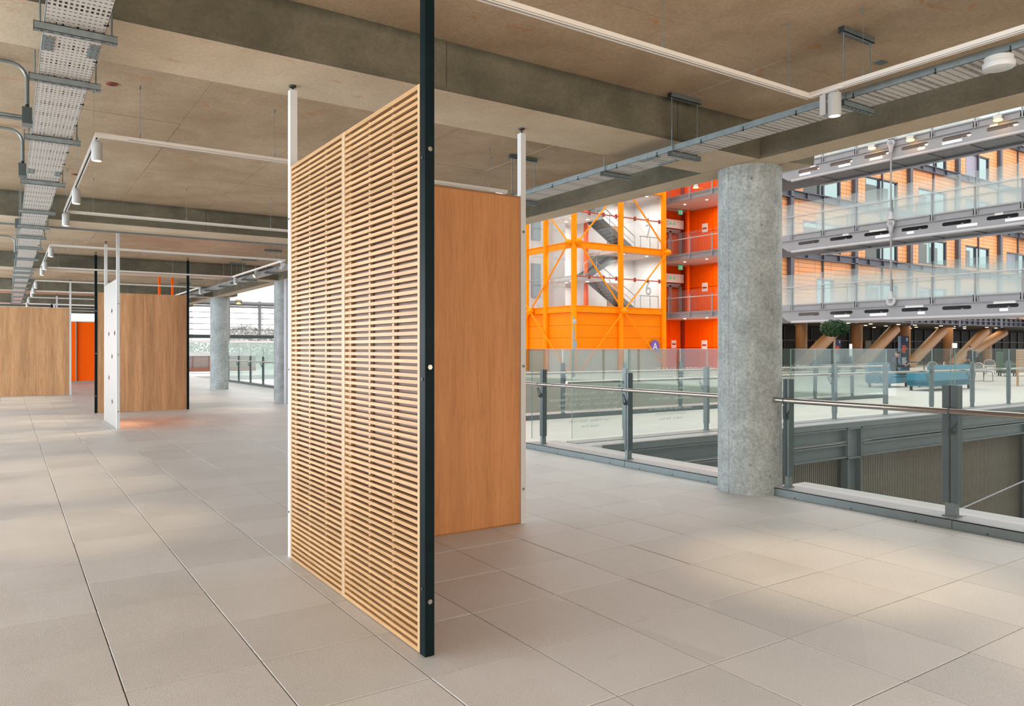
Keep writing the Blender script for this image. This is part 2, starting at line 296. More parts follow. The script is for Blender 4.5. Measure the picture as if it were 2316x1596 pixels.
# ------------------------------------------------------------------ building helpers
ORG = {}
def tag(o, label=None, cat=None, group=None, kind=None):
    if label: o['label'] = label
    if cat: o['category'] = cat
    if group: o['group'] = group
    if kind: o['kind'] = kind
    return o
def thing(name, label, cat, loc=(0, 0, 0), group=None, kind=None):
    o = bpy.data.objects.new(name, None); C.objects.link(o); o.location = loc; o.empty_display_size = .1
    ORG[o.name] = V(loc); return tag(o, label, cat, group, kind)
class MB:
    """collects shapes in world coordinates; build() links them as ONE mesh object"""
    def __init__(s): s.v = []; s.f = []; s.mi = []; s.cur = 0
    def add(s, vs, fs):
        n = len(s.v); s.v += [tuple(p) for p in vs]; s.f += [tuple(i + n for i in f) for f in fs]; s.mi += [s.cur] * len(fs); return s
    def box(s, x0, x1, y0, y1, z0, z1, ch=0.0):
        if x0 > x1: x0, x1 = x1, x0
        if y0 > y1: y0, y1 = y1, y0
        if z0 > z1: z0, z1 = z1, z0
        if not ch:
            vs = [(x, y, z) for z in (z0, z1) for x, y in ((x0, y0), (x1, y0), (x1, y1), (x0, y1))]
            return s.add(vs, [(3, 2, 1, 0), (4, 5, 6, 7), (0, 1, 5, 4), (1, 2, 6, 5), (2, 3, 7, 6), (3, 0, 4, 7)])
        r = [(x0, y0), (x1, y0), (x1, y1), (x0, y1)]; i_ = [(x0 + ch, y0 + ch), (x1 - ch, y0 + ch), (x1 - ch, y1 - ch), (x0 + ch, y1 - ch)]
        vs = [(x, y, z0) for x, y in i_] + [(x, y, z0 + ch) for x, y in r] + [(x, y, z1 - ch) for x, y in r] + [(x, y, z1) for x, y in i_]
        fs = [(3, 2, 1, 0), (12, 13, 14, 15)]
        for a in (0, 4, 8):
            for k in range(4): fs.append((a + k, a + (k + 1) % 4, a + 4 + (k + 1) % 4, a + 4 + k))
        return s.add(vs, fs)
    def tube(s, p0, p1, r, n=8, r1=None, caps=True):
        p0, p1 = V(p0), V(p1); d = (p1 - p0).normalized(); a = d.orthogonal().normalized(); b = d.cross(a); r1 = r if r1 is None else r1
        vs = [p0 + (a * cos(2 * pi * k / n) + b * sin(2 * pi * k / n)) * r for k in range(n)] + [p1 + (a * cos(2 * pi * k / n) + b * sin(2 * pi * k / n)) * r1 for k in range(n)]
        fs = [(k, (k + 1) % n, n + (k + 1) % n, n + k) for k in range(n)]
        if caps: fs += [tuple(range(n - 1, -1, -1)), tuple(range(n, 2 * n))]
        return s.add(vs, fs)
    def path(s, pts, r, n=8):
        pts = [V(p) for p in pts]; rings = []; up = None
        for i, p in enumerate(pts):
            d = (pts[min(i + 1, len(pts) - 1)] - pts[max(i - 1, 0)]).normalized()
            if up is None: up = d.orthogonal().normalized()
            up = (up - d * up.dot(d)).normalized(); b = d.cross(up)
            rings.append([p + (up * cos(2 * pi * k / n) + b * sin(2 * pi * k / n)) * r for k in range(n)])
        vs = [q for R in rings for q in R]; fs = []
        for i in range(len(pts) - 1):
            for k in range(n): fs.append((i * n + k, i * n + (k + 1) % n, (i + 1) * n + (k + 1) % n, (i + 1) * n + k))
        fs += [tuple(range(n - 1, -1, -1)), tuple((len(pts) - 1) * n + k for k in range(n))]
        return s.add(vs, fs)
    def bar(s, p0, p1, w, h):
        """rectangular bar between two points, w across horizontally, h in the other direction"""
        p0, p1 = V(p0), V(p1); d = (p1 - p0).normalized(); a = d.cross(V((0, 0, 1)))
        if a.length < 1e-4: a = V((1, 0, 0))
        a = a.normalized() * w / 2; b = d.cross(a).normalized() * h / 2
        vs = [p + q for p in (p0, p1) for q in (-a - b, a - b, a + b, -a + b)]
        return s.add(vs, [(3, 2, 1, 0), (4, 5, 6, 7), (0, 1, 5, 4), (1, 2, 6, 5), (2, 3, 7, 6), (3, 0, 4, 7)])
    def prism(s, poly, ax, a0, a1):
        """polygon extruded along axis ax (0,1,2); poly gives the other two coordinates in order"""
        def mk(p, a):
            q = list(p); q.insert(ax, a); return tuple(q)
        n = len(poly); vs = [mk(p, a0) for p in poly] + [mk(p, a1) for p in poly]
        return s.add(vs, [tuple(range(n - 1, -1, -1)), tuple(range(n, 2 * n))] + [(k, (k + 1) % n, n + (k + 1) % n, n + k) for k in range(n)])
    def lathe(s, c, prof, n=16):
        c = V(c); vs = []; fs = []
        for r, z in prof: vs += [c + V((r * cos(2 * pi * k / n), r * sin(2 * pi * k / n), z)) for k in range(n)]
        for i in range(len(prof) - 1):
            for k in range(n): fs.append((i * n + k, i * n + (k + 1) % n, (i + 1) * n + (k + 1) % n, (i + 1) * n + k))
        fs += [tuple(range(n - 1, -1, -1)), tuple((len(prof) - 1) * n + k for k in range(n))]
        return s.add(vs, fs)
    def plate(s, outer, holes, ax, a0, a1):
        """flat plate with holes, in the plane across axis ax, from a0 to a1"""
        bm = bmesh.new(); es = []
        for loop in [outer] + holes:
            vv = [bm.verts.new((p[0], p[1], 0)) for p in loop]
            es += [bm.edges.new((vv[i], vv[(i + 1) % len(vv)])) for i in range(len(vv))]
        bmesh.ops.triangle_fill(bm, use_beauty=True, edges=es)
        bm.verts.index_update(); P = [(v.co.x, v.co.y) for v in bm.verts]; F = [tuple(v.index for v in f.verts) for f in bm.faces]; bm.free()
        def mk(p, a):
            q = list(p); q.insert(ax, a); return tuple(q)
        s.add([mk(p, a0) for p in P], F); s.add([mk(p, a1) for p in P], F)
        for loop in [outer] + holes:
            n = len(loop); s.add([mk(p, a0) for p in loop] + [mk(p, a1) for p in loop], [(k, (k + 1) % n, n + (k + 1) % n, n + k) for k in range(n)])
        return s
    def mesh(s, name, mats, org=V((0, 0, 0)), smooth=False):
        me = bpy.data.meshes.new(name); me.from_pydata([(p[0] - org.x, p[1] - org.y, p[2] - org.z) for p in s.v], [], s.f)
        for m in (mats if isinstance(mats, (list, tuple)) else [mats]): me.materials.append(m)
        if any(s.mi):
            for p, i in zip(me.polygons, s.mi): p.material_index = i
        bm = bmesh.new(); bm.from_mesh(me); bmesh.ops.recalc_face_normals(bm, faces=bm.faces[:]); bm.to_mesh(me); bm.free()
        if smooth:
            me.shade_smooth()
            try: me.set_sharp_from_angle(angle=radians(40))
            except Exception: pass
        return me
    def build(s, name, mats, parent=None, smooth=False, loc=None):
        org = ORG.get(parent.name, V((0, 0, 0))) if parent else V((0, 0, 0))
        l = V(loc) if loc is not None else org
        me = s.mesh(name, mats, l, smooth); o = bpy.data.objects.new(name, me); C.objects.link(o)
        if parent: o.parent = parent
        o.location = l - org
        ORG[o.name] = l
        return o
def copy_tree(o, parent=None):
    c = o.copy(); C.objects.link(c)
    if parent: c.parent = parent
    for ch in list(o.children): copy_tree(ch, c)
    return c
def relabel(o, label): o['label'] = label; return o
ORD = ['nearest', 'second', 'third', 'fourth', 'fifth', 'sixth', 'seventh', 'eighth', 'ninth', 'tenth', 'eleventh', 'twelfth', 'thirteenth', 'fourteenth', 'fifteenth', 'sixteenth']
def text(name, body, mat_, size, loc, rot, parent, mirror=False, align='CENTER', sx=1.0, ext=.001):
    cu = bpy.data.curves.new(name, 'FONT'); cu.body = body; cu.size = size; cu.align_x = align; cu.extrude = ext
    cu.materials.append(mat_); o = bpy.data.objects.new(name, cu); C.objects.link(o)
    org = ORG.get(parent.name, V((0, 0, 0))); o.parent = parent; o.location = V(loc) - org; o.rotation_euler = rot
    me = bpy.data.meshes.new_from_object(o); bpy.data.objects.remove(o); bpy.data.curves.remove(cu)
    me.transform(Matrix.Diagonal(((-1 if mirror else 1) * sx, 1, 1, 1))); me.name = name
    o = bpy.data.objects.new(name, me); C.objects.link(o); o.parent = parent; o.location = V(loc) - org; o.rotation_euler = rot; return o

# ================================================================== THE SETTING
ZS, ZC = 3.42, 3.78         # beam soffit, slab underside
TX, TY, TS = .4358, 5.3979, .6
XL, XE, YB, YF_ = -6.9, 6.65, -3.2, 44.0
# floor: pavers one by one, the 300 that show largest; the rest joined
fl = MB().box(XL - .6, XE + .05, YB, YF_, -.36, -.035); fl.box(XE, 8.85, 13.3, YF_, -.36, -.035)
floor = fl.build('floor', mat('paver_bed', (.16, .135, .11), .9, noise=.2), None)
tag(floor, 'floor of square exposed aggregate concrete pavers under the screens', 'floor', kind='structure')
tiles = []
for i in range(-13, 14):
    for j in range(-15, 66):
        x0 = TX + i * TS; y0 = TY + j * TS; x1 = x0 + TS; y1 = y0 + TS
        if y0 < 13.2: x1 = min(x1, XE - .004)
        else: x1 = min(x1, 8.62)
        if x1 - x0 < .02 or y1 > YF_ or y0 < YB: continue
        cx, cy_ = (x0 + x1) / 2, (y0 + y1) / 2
        a, b_, d = topix((cx, cy_, 0))
        vis = d > .6 and any(-20 < topix((x, y, 0))[0] < 2336 and topix((x, y, 0))[1] < 1616 for x in (x0, x1) for y in (y0, y1) if topix((x, y, 0))[2] > .3)
        tiles.append((not vis, (cx * cx + cy_ * cy_), x0, x1, y0, y1))
tiles.sort()
g = .0026
full = MB().box(-TS / 2 + g, TS / 2 - g, -TS / 2 + g, TS / 2 - g, -.03, 0, .0022).mesh('floor_tile', M_TILE)
rest = MB()
for k, (nv, d, x0, x1, y0, y1) in enumerate(tiles):
    dz = random.uniform(-.0014, .0006)
    if k < 300:
        if abs(x1 - x0 - TS) < 1e-6:
            o = bpy.data.objects.new('floor_tile', full); C.objects.link(o)
            o.rotation_euler = (random.uniform(-.0016, .0016), random.uniform(-.0016, .0016), random.uniform(-.0015, .0015))
        else:
            o = bpy.data.objects.new('floor_tile', MB().box(x0 - (x0 + x1) / 2 + g, x1 - (x0 + x1) / 2 - g, -TS / 2 + g, TS / 2 - g, -.03, 0, .002).mesh('edge_tile', M_TILE)); C.objects.link(o)
        o.parent = floor; o.location = ((x0 + x1) / 2, (y0 + y1) / 2, dz)
    else: rest.box(x0 + g, x1 - g, y0 + g, y1 - g, -.03, dz, .002)
tag(rest.build('floor_tiles_beyond', M_TILE, floor), kind='stuff')

# ceiling slab with board marked panels
ce = MB().box(XL - .6, 6.9, YB, YF_, ZC + .012, ZC + .4)
ceiling = ce.build('ceiling', mat('slab_seam', (.16, .125, .09), .9, noise=.1), None)  # dark seam colour, seen in the gaps between the panels
tag(ceiling, 'board marked concrete slab spanning between the deep beams', 'ceiling', kind='structure')
BEAMS = [-2.71 + 7.85 * k for k in range(6)]      # beam centre lines along Y
BW = .385
for k in range(-1, 6):
    ya = (BEAMS[k] + BW) if k >= 0 else YB; yb = (BEAMS[k + 1] - BW) if k + 1 < 6 else YF_
    if k == 5: ya = BEAMS[5] + BW
    if ya >= yb: continue
    ys = [ya]
    y = 3.63 + 2.44 * math.ceil((ya - 3.63) / 2.44 + 1e-6) if k == 0 else ya + 2.44
    while y < yb - .3: ys.append(y); y += 2.44
    ys.append(yb)
    xs = [XL - .6] + [1.475 + 1.22 * i for i in range(-6, 5)] + [6.36]
    xs = [x for x in xs if XL - .6 <= x <= 6.36]
    for a, b_ in zip(xs, xs[1:]):
        for c_, d_ in zip(ys, ys[1:]):
            dz = random.uniform(0, .004)
            MB().box(a + .002, b_ - .002, c_ + .002, d_ - .002, ZC + dz, ZC + .013).build('ceiling_panel', M_SLAB, ceiling)
# cross beams, edge beam
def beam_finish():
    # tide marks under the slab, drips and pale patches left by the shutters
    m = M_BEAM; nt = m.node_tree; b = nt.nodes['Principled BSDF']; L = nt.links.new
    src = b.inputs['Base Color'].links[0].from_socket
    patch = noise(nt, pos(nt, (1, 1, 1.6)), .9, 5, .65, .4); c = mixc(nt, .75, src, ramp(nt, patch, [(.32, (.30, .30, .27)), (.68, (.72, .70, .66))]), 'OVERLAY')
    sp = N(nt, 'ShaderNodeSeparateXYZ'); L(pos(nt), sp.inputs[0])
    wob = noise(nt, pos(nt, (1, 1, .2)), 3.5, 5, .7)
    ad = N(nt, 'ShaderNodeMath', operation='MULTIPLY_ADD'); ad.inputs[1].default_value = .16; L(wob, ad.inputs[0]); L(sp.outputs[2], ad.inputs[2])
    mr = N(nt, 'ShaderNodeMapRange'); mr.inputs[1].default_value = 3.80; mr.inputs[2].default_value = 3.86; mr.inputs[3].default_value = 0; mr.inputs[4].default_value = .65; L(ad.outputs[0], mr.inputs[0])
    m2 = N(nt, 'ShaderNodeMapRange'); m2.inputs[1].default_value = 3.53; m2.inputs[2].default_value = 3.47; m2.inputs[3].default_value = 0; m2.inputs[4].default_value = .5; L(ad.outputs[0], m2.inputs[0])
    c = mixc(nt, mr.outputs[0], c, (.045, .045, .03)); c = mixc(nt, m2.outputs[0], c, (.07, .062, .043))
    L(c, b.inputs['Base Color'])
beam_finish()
names = ['behind the viewpoint', 'nearest the viewpoint', 'second into the room', 'third into the room', 'fourth into the room', 'last before the end glazing']
for k, y in enumerate(BEAMS):
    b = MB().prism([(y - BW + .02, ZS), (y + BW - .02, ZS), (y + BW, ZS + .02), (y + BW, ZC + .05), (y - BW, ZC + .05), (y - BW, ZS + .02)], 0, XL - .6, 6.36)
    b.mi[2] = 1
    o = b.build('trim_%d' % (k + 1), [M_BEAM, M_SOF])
    for x in (-2.15, .29, 2.73, 5.17): MB().box(x - .003, x + .003, y - BW - .0012, y - BW + .01, ZS + .02, ZC).build('board_joint', M_JOINT, o)
    tag(o, 'deep concrete cross beam, ' + names[k], 'beam', kind='structure')
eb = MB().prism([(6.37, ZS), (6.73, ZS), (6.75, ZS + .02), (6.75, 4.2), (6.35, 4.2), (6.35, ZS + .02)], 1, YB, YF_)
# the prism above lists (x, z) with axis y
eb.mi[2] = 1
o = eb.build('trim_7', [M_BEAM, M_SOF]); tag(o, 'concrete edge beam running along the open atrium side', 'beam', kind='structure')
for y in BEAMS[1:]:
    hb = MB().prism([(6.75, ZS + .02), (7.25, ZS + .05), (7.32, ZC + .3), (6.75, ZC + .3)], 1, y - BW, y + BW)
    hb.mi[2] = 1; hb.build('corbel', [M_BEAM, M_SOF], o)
# round concrete columns
def column(y, label):
    r = .325
    prof = [(r, 0), (r, ZS)]
    m = MB().lathe((6.69, y, 0), [(r, -.03), (r, .9), (r, 1.8), (r, 2.6), (r, ZS)], 48)
    o = m.build('concrete_column', M_COL, None, True, (6.69, y, 0)); tag(o, label, 'column', 'round concrete columns', 'structure')
    MB().tube((6.69 - r * .993, y + r * .03, 0), (6.69 - r * .993, y + r * .03, ZS), .007, 6).build('shutter_seam', M_COL, o, True)
    return o
column(5.14, 'round grey concrete column standing between two runs of glass railing')
column(12.99, 'round concrete column hidden behind the oak screen')
column(20.84, 'round concrete column beside the slatted screen, white pipe next to it')
column(28.69, 'round concrete column standing in front of the bright end glazing')
column(36.54, 'farthest round concrete column near the end glazing')
tag(MB().tube((6.52, 20.15, 0), (6.52, 20.15, ZS), .10, 16).build('downpipe', M_GREYL, None, True, (6.52, 20.15, 0)), 'pale grey vertical pipe beside concrete column', 'pipe')

# long window side (outside the frame to the left) and unseen end behind the viewpoint, opened for the added fill light
wl = thing('window_1', 'long glazed window side of the deck with slim mullions', 'window', (XL, 0, 0), kind='structure')
for k in range(24): MB().box(XL - .04, XL + .04, YB + k * 2, YB + k * 2 + .06, 0, ZC).build('mullion', M_DKSTEEL, wl)
wb = thing('rear_opening', 'unseen deck end behind the viewpoint, opened for added light, with slim mullions', 'window', (0, YB, 0), kind='structure')
for k in range(8): MB().box(XL + k * 1.9, XL + k * 1.9 + .06, YB - .04, YB + .04, 0, ZC).build('mullion', M_DKSTEEL, wb)

# ================================================================== SCREENS
def screw_post(name, mat_, x0, y0, top, ztop, parent, s=.055, bolts=(), z0=0.0):
    """square hollow post, jacked against the ceiling with a threaded foot"""
    p = MB().box(x0, x0 + s, y0, y0 + s, z0, top, .002).build(name, mat_, parent)
    xc, yc = x0 + s / 2, y0 + s / 2
    j = MB().tube((xc, yc, top - .005), (xc, yc, ztop - .012), .007, 10)
    j.lathe((xc, yc, ztop - .016), [(.012, 0), (.025, .004), (.027, .010), (.027, .016)], 14)
    j.build('screw_jack', M_BLACKPL, p, True)
    for z, face in bolts:
        if face == 'y': q = MB().tube((xc, y0, z), (xc, y0 - .006, z), .012, 14); q.tube((xc, y0 - .006, z), (xc, y0 - .0075, z), .006, 6)
        else: q = MB().tube((x0, yc, z), (x0 - .004, yc, z), .008, 12)
        q.build('bolt', M_STAIN if face == 'y' else M_BLACKPL, p)
    return p

# --- slatted screen: black post at the near end, white post at the far end
XS = 1.72
scr = thing('slatted_screen', 'tall screen of two horizontal timber slat panels between a black and a white post', 'screen', (1.745, 4.2, 0))
screw_post('black_post', M_BLACK, XS, 3.205, 3.735, ZC, scr, .052, [(2.49, 'y'), (1.42, 'y'), (.27, 'y'), (2.45, 'x'), (1.36, 'x'), (.33, 'x')])
screw_post('white_post', M_WHITE, XS, 5.255, 3.385, ZS, scr, .052, [(2.45, 'x'), (1.36, 'x'), (.33, 'x')])
PT = 2.825
def slat_panel(y0, y1):
    fr = .022
    d = .045
    MB().box(XS, XS + d, y0, y0 + fr, .004, PT, .001).build('stile', M_SLATV, scr)
    MB().box(XS, XS + d, y1 - fr, y1, .004, PT, .001).build('stile', M_SLATV, scr)
    MB().box(XS, XS + d, y0 + fr, y1 - fr, PT - .024, PT, .001).build('rail', M_SLAT, scr)
    MB().box(XS, XS + d, y0 + fr, y1 - fr, .004, .026, .001).build('rail', M_SLAT, scr)
    n = 79; z0, z1 = .026, PT - .024; pitch = (z1 - z0) / (n + .5)
    me = MB().box(-.0095, .0095, -(y1 - y0) / 2 + fr, (y1 - y0) / 2 - fr, -.0093, .0093).mesh('slat', M_SLAT)
    for k in range(n):
        o = bpy.data.objects.new('slat', me); C.objects.link(o); o.parent = scr
        o.location = (XS + .0115 - 1.745, (y0 + y1) / 2 - 4.2 + random.uniform(-.0006, .0006), z0 + (k + .72) * pitch + random.uniform(-.0012, .0012))
        o.rotation_euler = (random.uniform(-.0006, .0006), 0, 0)
    w = y1 - y0
    for t in (.345, .655): MB().box(XS + .021, XS + .040, y0 + w * t - .012, y0 + w * t + .012, .026, PT - .024).build('batten', M_SLATV, scr)
    for t in (.955,): MB().box(XS + .021, XS + .044, y0 + w * t - .030, y0 + w * t + .020, .026, PT - .024).build('batten', M_OAK2, scr)
slat_panel(3.262, 4.255); slat_panel(4.257, 5.250)
MB().box(XS + .046, XS + .052, 3.262, 5.25, .004, PT).build('backing_board', M_BACK, scr)

# --- oak screen at right angles behind it
ok = thing('oak_screen', 'tall plain oak veneer screen behind the slatted screen, white post at its right end', 'screen', (2.75, 5.23, 0))
MB().box(1.80, 2.76, 5.215, 5.247, .012, 2.813, .001).build('veneer_panel', M_OAK, ok)
MB().box(2.763, 3.728, 5.215, 5.247, .012, 2.813, .001).build('veneer_panel', M_OAK, ok)
MB().box(1.80, 3.728, 5.2135, 5.248, 2.813, 2.825).build('edge_trim', wood('edge_veneer', (.26, .12, .05), (.33, .16, .07), (.38, .2, .09), 'X'), ok)
MB().box(1.80, 3.728, 5.2135, 5.248, .0, .012).build('edge_trim', MATS['edge_veneer'], ok)
screw_post('white_post', M_WHITE, 3.729, 5.205, 3.375, ZS, ok, .052, [(2.52, 'y'), (1.36, 'y'), (.30, 'y')])

# --- far screens
dia = thing('diamond_screen', 'narrow pale ply screen pierced by diamond holes between two white posts', 'screen', (1.75, 16.5, 0))
screw_post('white_post', M_WHITE, 1.735, 15.46, 3.72, ZC, dia, .055, [(2.36, 'y'), (1.40, 'y'), (.33, 'y')])
screw_post('white_post', M_WHITE, 1.735, 17.50, 3.72, ZC, dia, .055)
dh = []
for px, py in ((252.6, 702.8), (246, 755), (259, 752.9), (253, 805.5), (246.2, 853.7), (253.3, 907.8)):
    p = atX(px, py, 1.735); dh.append([(p.y - .11, p.z), (p.y, p.z - .062), (p.y + .11, p.z), (p.y, p.z + .062)])
ym = 16.5
MB().plate([(15.52, .004), (17.495, .004), (17.495, 2.83), (15.52, 2.83)], dh, 0, 1.738, 1.757).build('pierced_panel', M_PALEPLY, dia)
MB().box(1.776, 1.788, 15.52, 17.495, .004, 2.83).build('orange_panel', M_REDOR, dia)
ok2 = thing('oak_screen', 'two sheet oak veneer screen between two black posts behind the diamond screen', 'screen', (2.8, 19.63, 0))
screw_post('black_post', M_BLACK, 1.735, 19.60, 3.72, ZC, ok2, .055, [(2.4, 'y'), (1.4, 'y'), (.4, 'y')])
screw_post('black_post', M_BLACK, 3.785, 19.60, 3.72, ZC, ok2, .055)
MB().box(1.792, 2.782, 19.61, 19.645, .004, 2.845, .001).build('veneer_panel', M_OAK2, ok2)
MB().box(2.70, 2.87, 19.646, 19.66, .004, 2.845).build('cover_batten', M_SLOTDK, ok2); MB().box(2.787, 3.783, 19.61, 19.645, .004, 2.845, .001).build('veneer_panel', M_OAK2, ok2)
ok3 = thing('oak_screen', 'farthest oak veneer screen with a white post at its right end, far left', 'screen', (.75, 27.96, 0))
screw_post('white_post', M_WHITE, 1.735, 27.93, 3.72, ZC, ok3, .055)
MB().box(-.25, .785, 27.94, 27.975, .004, 2.85, .001).build('veneer_panel', M_OAK2, ok3)
MB().box(.70, .87, 27.976, 27.99, .004, 2.85).build('cover_batten', M_SLOTDK, ok3); MB().box(.79, 1.733, 27.94, 27.975, .004, 2.85, .001).build('veneer_panel', M_OAK2, ok3)
# posts whose lower ends stand behind nearer screens
for nm, m_, px, py, Y, lab in (('orange_post', M_REDOR, 360.5, 624, 23.8, 'orange post rising behind the two sheet oak screen, the left one of two'), ('orange_post', M_REDOR, 390, 625, 23.8, 'orange post rising behind the two sheet oak screen, the right one of two'),
                               ('white_post', M_WHITE, 128.5, 668, 35.3, 'slim white post showing above the farthest oak screen'), ('white_post', M_WHITE, 122.5, 688, 32.0, 'short white post top just above the farthest oak screen'),
                               ('black_post', M_BLACK, 117, 688, 32.0, 'short black post top just above the farthest oak screen')):
    p = atY(px, py, Y); t = thing(nm, lab, 'post', (p.x, Y, 0))
    screw_post('shaft', m_, p.x - .03, Y - .03, 3.70 if py < 680 else p.z, ZC if py < 680 else p.z + .03, t, .06)

# far wall of the deck: orange panels, high window
ow = thing('wall_far', 'orange panelled wall below a bright high window at the far end', 'wall', (2, 37.2, 0), kind='structure')
for a, b_ in ((-6.9, -.2), (-.16, 1.2), (1.24, 2.555), (2.585, 4.2)):
    MB().box(a, b_, 37.15, 37.25, .10, 2.70).build('wall_panel', M_REDOR, ow)
MB().box(-6.9, 4.2, 37.12, 37.27, 0, .10).build('plinth', mat('plinth', (.33, .25, .2), .6), ow)
MB().box(-6.9, 4.2, 37.12, 37.27, 2.70, 2.735).build('sill', M_WHITE, ow)
for z in (3.07, 3.19, 3.31): MB().box(-6.9, 4.2, 37.14, 37.24, z, z + .11).build('louvre', M_BEAM, ow)
MB().box(2.545, 2.575, 37.05, 37.15, .10, 2.70).build('fin', M_GREYL, ow)
MB().box(-6.9, 4.2, 37.18, 37.2, 2.735, 3.07).build('window_pane', M_GLASS, ow)
MB().box(4.2, 4.3, 37.15, 44, 0, ZC).build('return_wall', M_BEAM, ow)

# ================================================================== SUSPENDED LIGHT TRACKS
TZ = 3.325
def track_loop(y0, y1, x0, x1, label, open_end=None, near=True):
    t = thing('light_track', label, 'light track', ((x0 + x1) / 2, (y0 + y1) / 2, TZ), 'suspended rectangular light tracks')
    h, w = .036, .034
    def rail(ax, a0, a1, c):
        m = MB()
        for side in (-1, 1):
            s0, s1 = c + side * w / 2 - (.009 if side > 0 else 0), c + side * w / 2 + (.009 if side < 0 else 0)
            if ax == 0: m.box(a0, a1, s0, s1, TZ - h, TZ)
            else: m.box(s0, s1, a0, a1, TZ - h, TZ)
        if ax == 0: m.box(a0 + .001, a1 - .001, c - w / 2 + .002, c + w / 2 - .002, TZ - .012, TZ - .0005)
        else: m.box(c - w / 2 + .002, c + w / 2 - .002, a0 + .001, a1 - .001, TZ - .012, TZ - .0005)
        m.cur = 1
        if ax == 0: m.box(a0 + .2, a1 - .2, c - .006, c + .006, TZ - h + .006, TZ - .012)
        else: m.box(c - .006, c + .006, a0 + .2, a1 - .2, TZ - h + .006, TZ - .012)
        r_ = m.build('rail', [M_TRACK, M_SLOTDK], t)
        # groove along the outer faces
        gq = MB()
        if ax == 0:
            for s in (-1, 1): gq.box(a0 + .25, a1 - .25, c + s * (w / 2 + .0004), c + s * (w / 2 - .001), TZ - .030, TZ - .0275)
        else:
            for s in (-1, 1): gq.box(c + s * (w / 2 + .0004), c + s * (w / 2 - .001), a0 + .25, a1 - .25, TZ - .030, TZ - .0275)
        gq.build('groove', M_SLOTDK, r_)
    rail(0, x0 - w / 2, x1 + w / 2, y0) if near else None
    rail(0, x0 - w / 2, x1 + w / 2, y1)
    if near: rail(1, y0 + w / 2, y1 - w / 2, x0); rail(1, y0 + w / 2, y1 - w / 2, x1)
    else: rail(1, y0, y1 - w / 2, x1); rail(1, y0, y1 - w / 2, x0)
    ws = []
    for x in (x0 + .33, x0 + 1.5, x0 + 2.7, x1 - .22):
        ws += [(x, y1)] + ([(x, y0)] if near else [])
    for y in (y0 + .3, (y0 + y1) / 2, y1 - .4): ws += [(x0, y), (x1, y)]
    for x, y in ws:
        q = MB().tube((x, y, TZ), (x, y, ZC), .0014, 5); q.tube((x, y, TZ), (x, y, TZ + .045), .005, 6); q.tube((x, y, ZC - .03), (x, y, ZC), .007, 6)
        q.build('suspension_wire', M_GALV, t)
    return t
track_loop(-.9, 3.19, .64, 4.80, 'white rectangular light track nearest the viewpoint, corner above the glass railing', near=False)
t2 = track_loop(7.0, 11.12, .64, 4.80, 'white rectangular light track hung behind the slatted and oak screens')
track_loop(14.85, 18.97, .64, 4.74, 'white rectangular light track hung over the diamond screen')
track_loop(22.75, 26.8, .64, 4.76, 'white rectangular light track hung beyond the two sheet oak screen')
track_loop(30.3, 34.4, .64, 4.76, 'farthest white rectangular light track above the far oak screen')
# coiled spare cable loops hanging under the third track
cl = MB()
for px, py in ((161, 562), (333, 574)):
    p = atY(px, py, 14.85); cl.path([(p.x + .055 * cos(a), 14.85, p.z + .055 * sin(a)) for a in [2 * pi * k / 18 for k in range(19)]], .003, 5)
    tag(cl.build('cable_coil', M_GALV, None), 'thin coil of spare cable hanging under the track over the diamond screen, %s one' % ('left' if px < 200 else 'right'), 'cable'); cl = MB()
tag(MB().tube((5.2, 13.26, ZS - .03), (-.2, 13.26, ZS - .03), .015, 8).build('conduit', M_GALV, None), 'thin conduit along the far edge of the second cross beam', 'conduit')

# spotlights
def spotlight(x, y, label, side, tilt=0, aim=0, power=115, zc=None):
    """driver box and cylinder head; side = -1/+1 offset of the head from the box along Y"""
    t = thing('track_spotlight', label, 'spotlight', (x, y, TZ - .036), 'track spotlights')
    z = TZ - .036
    MB().box(x - .018, x + .018, y - .055, y + .045, z - .012, z, .002).build('adapter', M_LAMPW, t)
    MB().box(x - .022, x + .022, y + .02, y + .062, z - .155, z - .012, .003).build('driver_box', M_LAMPW, t)
    R = Matrix.Rotation(radians(aim), 3, 'Z') @ Matrix.Rotation(radians(tilt), 3, 'X')
    piv = V((x, y - .035 if side < 0 else y - .035, z - .10))
    def P(q): return piv + R @ V(q)
    n = 24; r = .043; m = MB()
    prof = [(r * .9, .078), (r, .07), (r, -.078), (r * .86, -.08)]
    vs = []; fs = []
    for rr, zz in prof: vs += [P((rr * cos(2 * pi * k / n), rr * sin(2 * pi * k / n), zz)) for k in range(n)]
    for i in range(3):
        for k in range(n): fs.append((i * n + k, i * n + (k + 1) % n, (i + 1) * n + (k + 1) % n, (i + 1) * n + k))
    fs.append(tuple(range(n - 1, -1, -1)))
    m.add(vs, fs); hd = m.build('head', M_LAMPW, t, True)
    e = MB(); e.add([P((r * .86 * cos(2 * pi * k / n), r * .86 * sin(2 * pi * k / n), -.076)) for k in range(n)], [tuple(range(n))]); e.build('lens', M_LAMP, hd)
    MB().tube((x, y + .02, z - .06), P((0, 0, .02)), .009, 8).build('arm', M_LAMPW, t)
    l = bpy.data.lights.new('spotlight_beam', 'SPOT'); l.energy = power; l.color = (1, .76, .49); l.spot_size = radians(44); l.spot_blend = .8; l.shadow_soft_size = .04
    lo = bpy.data.objects.new('spotlight_beam', l); C.objects.link(lo); lo.parent = t; lo.location = P((0, 0, -.09)) - V((x, y, z)); lo.rotation_euler = R.to_euler()
    return t
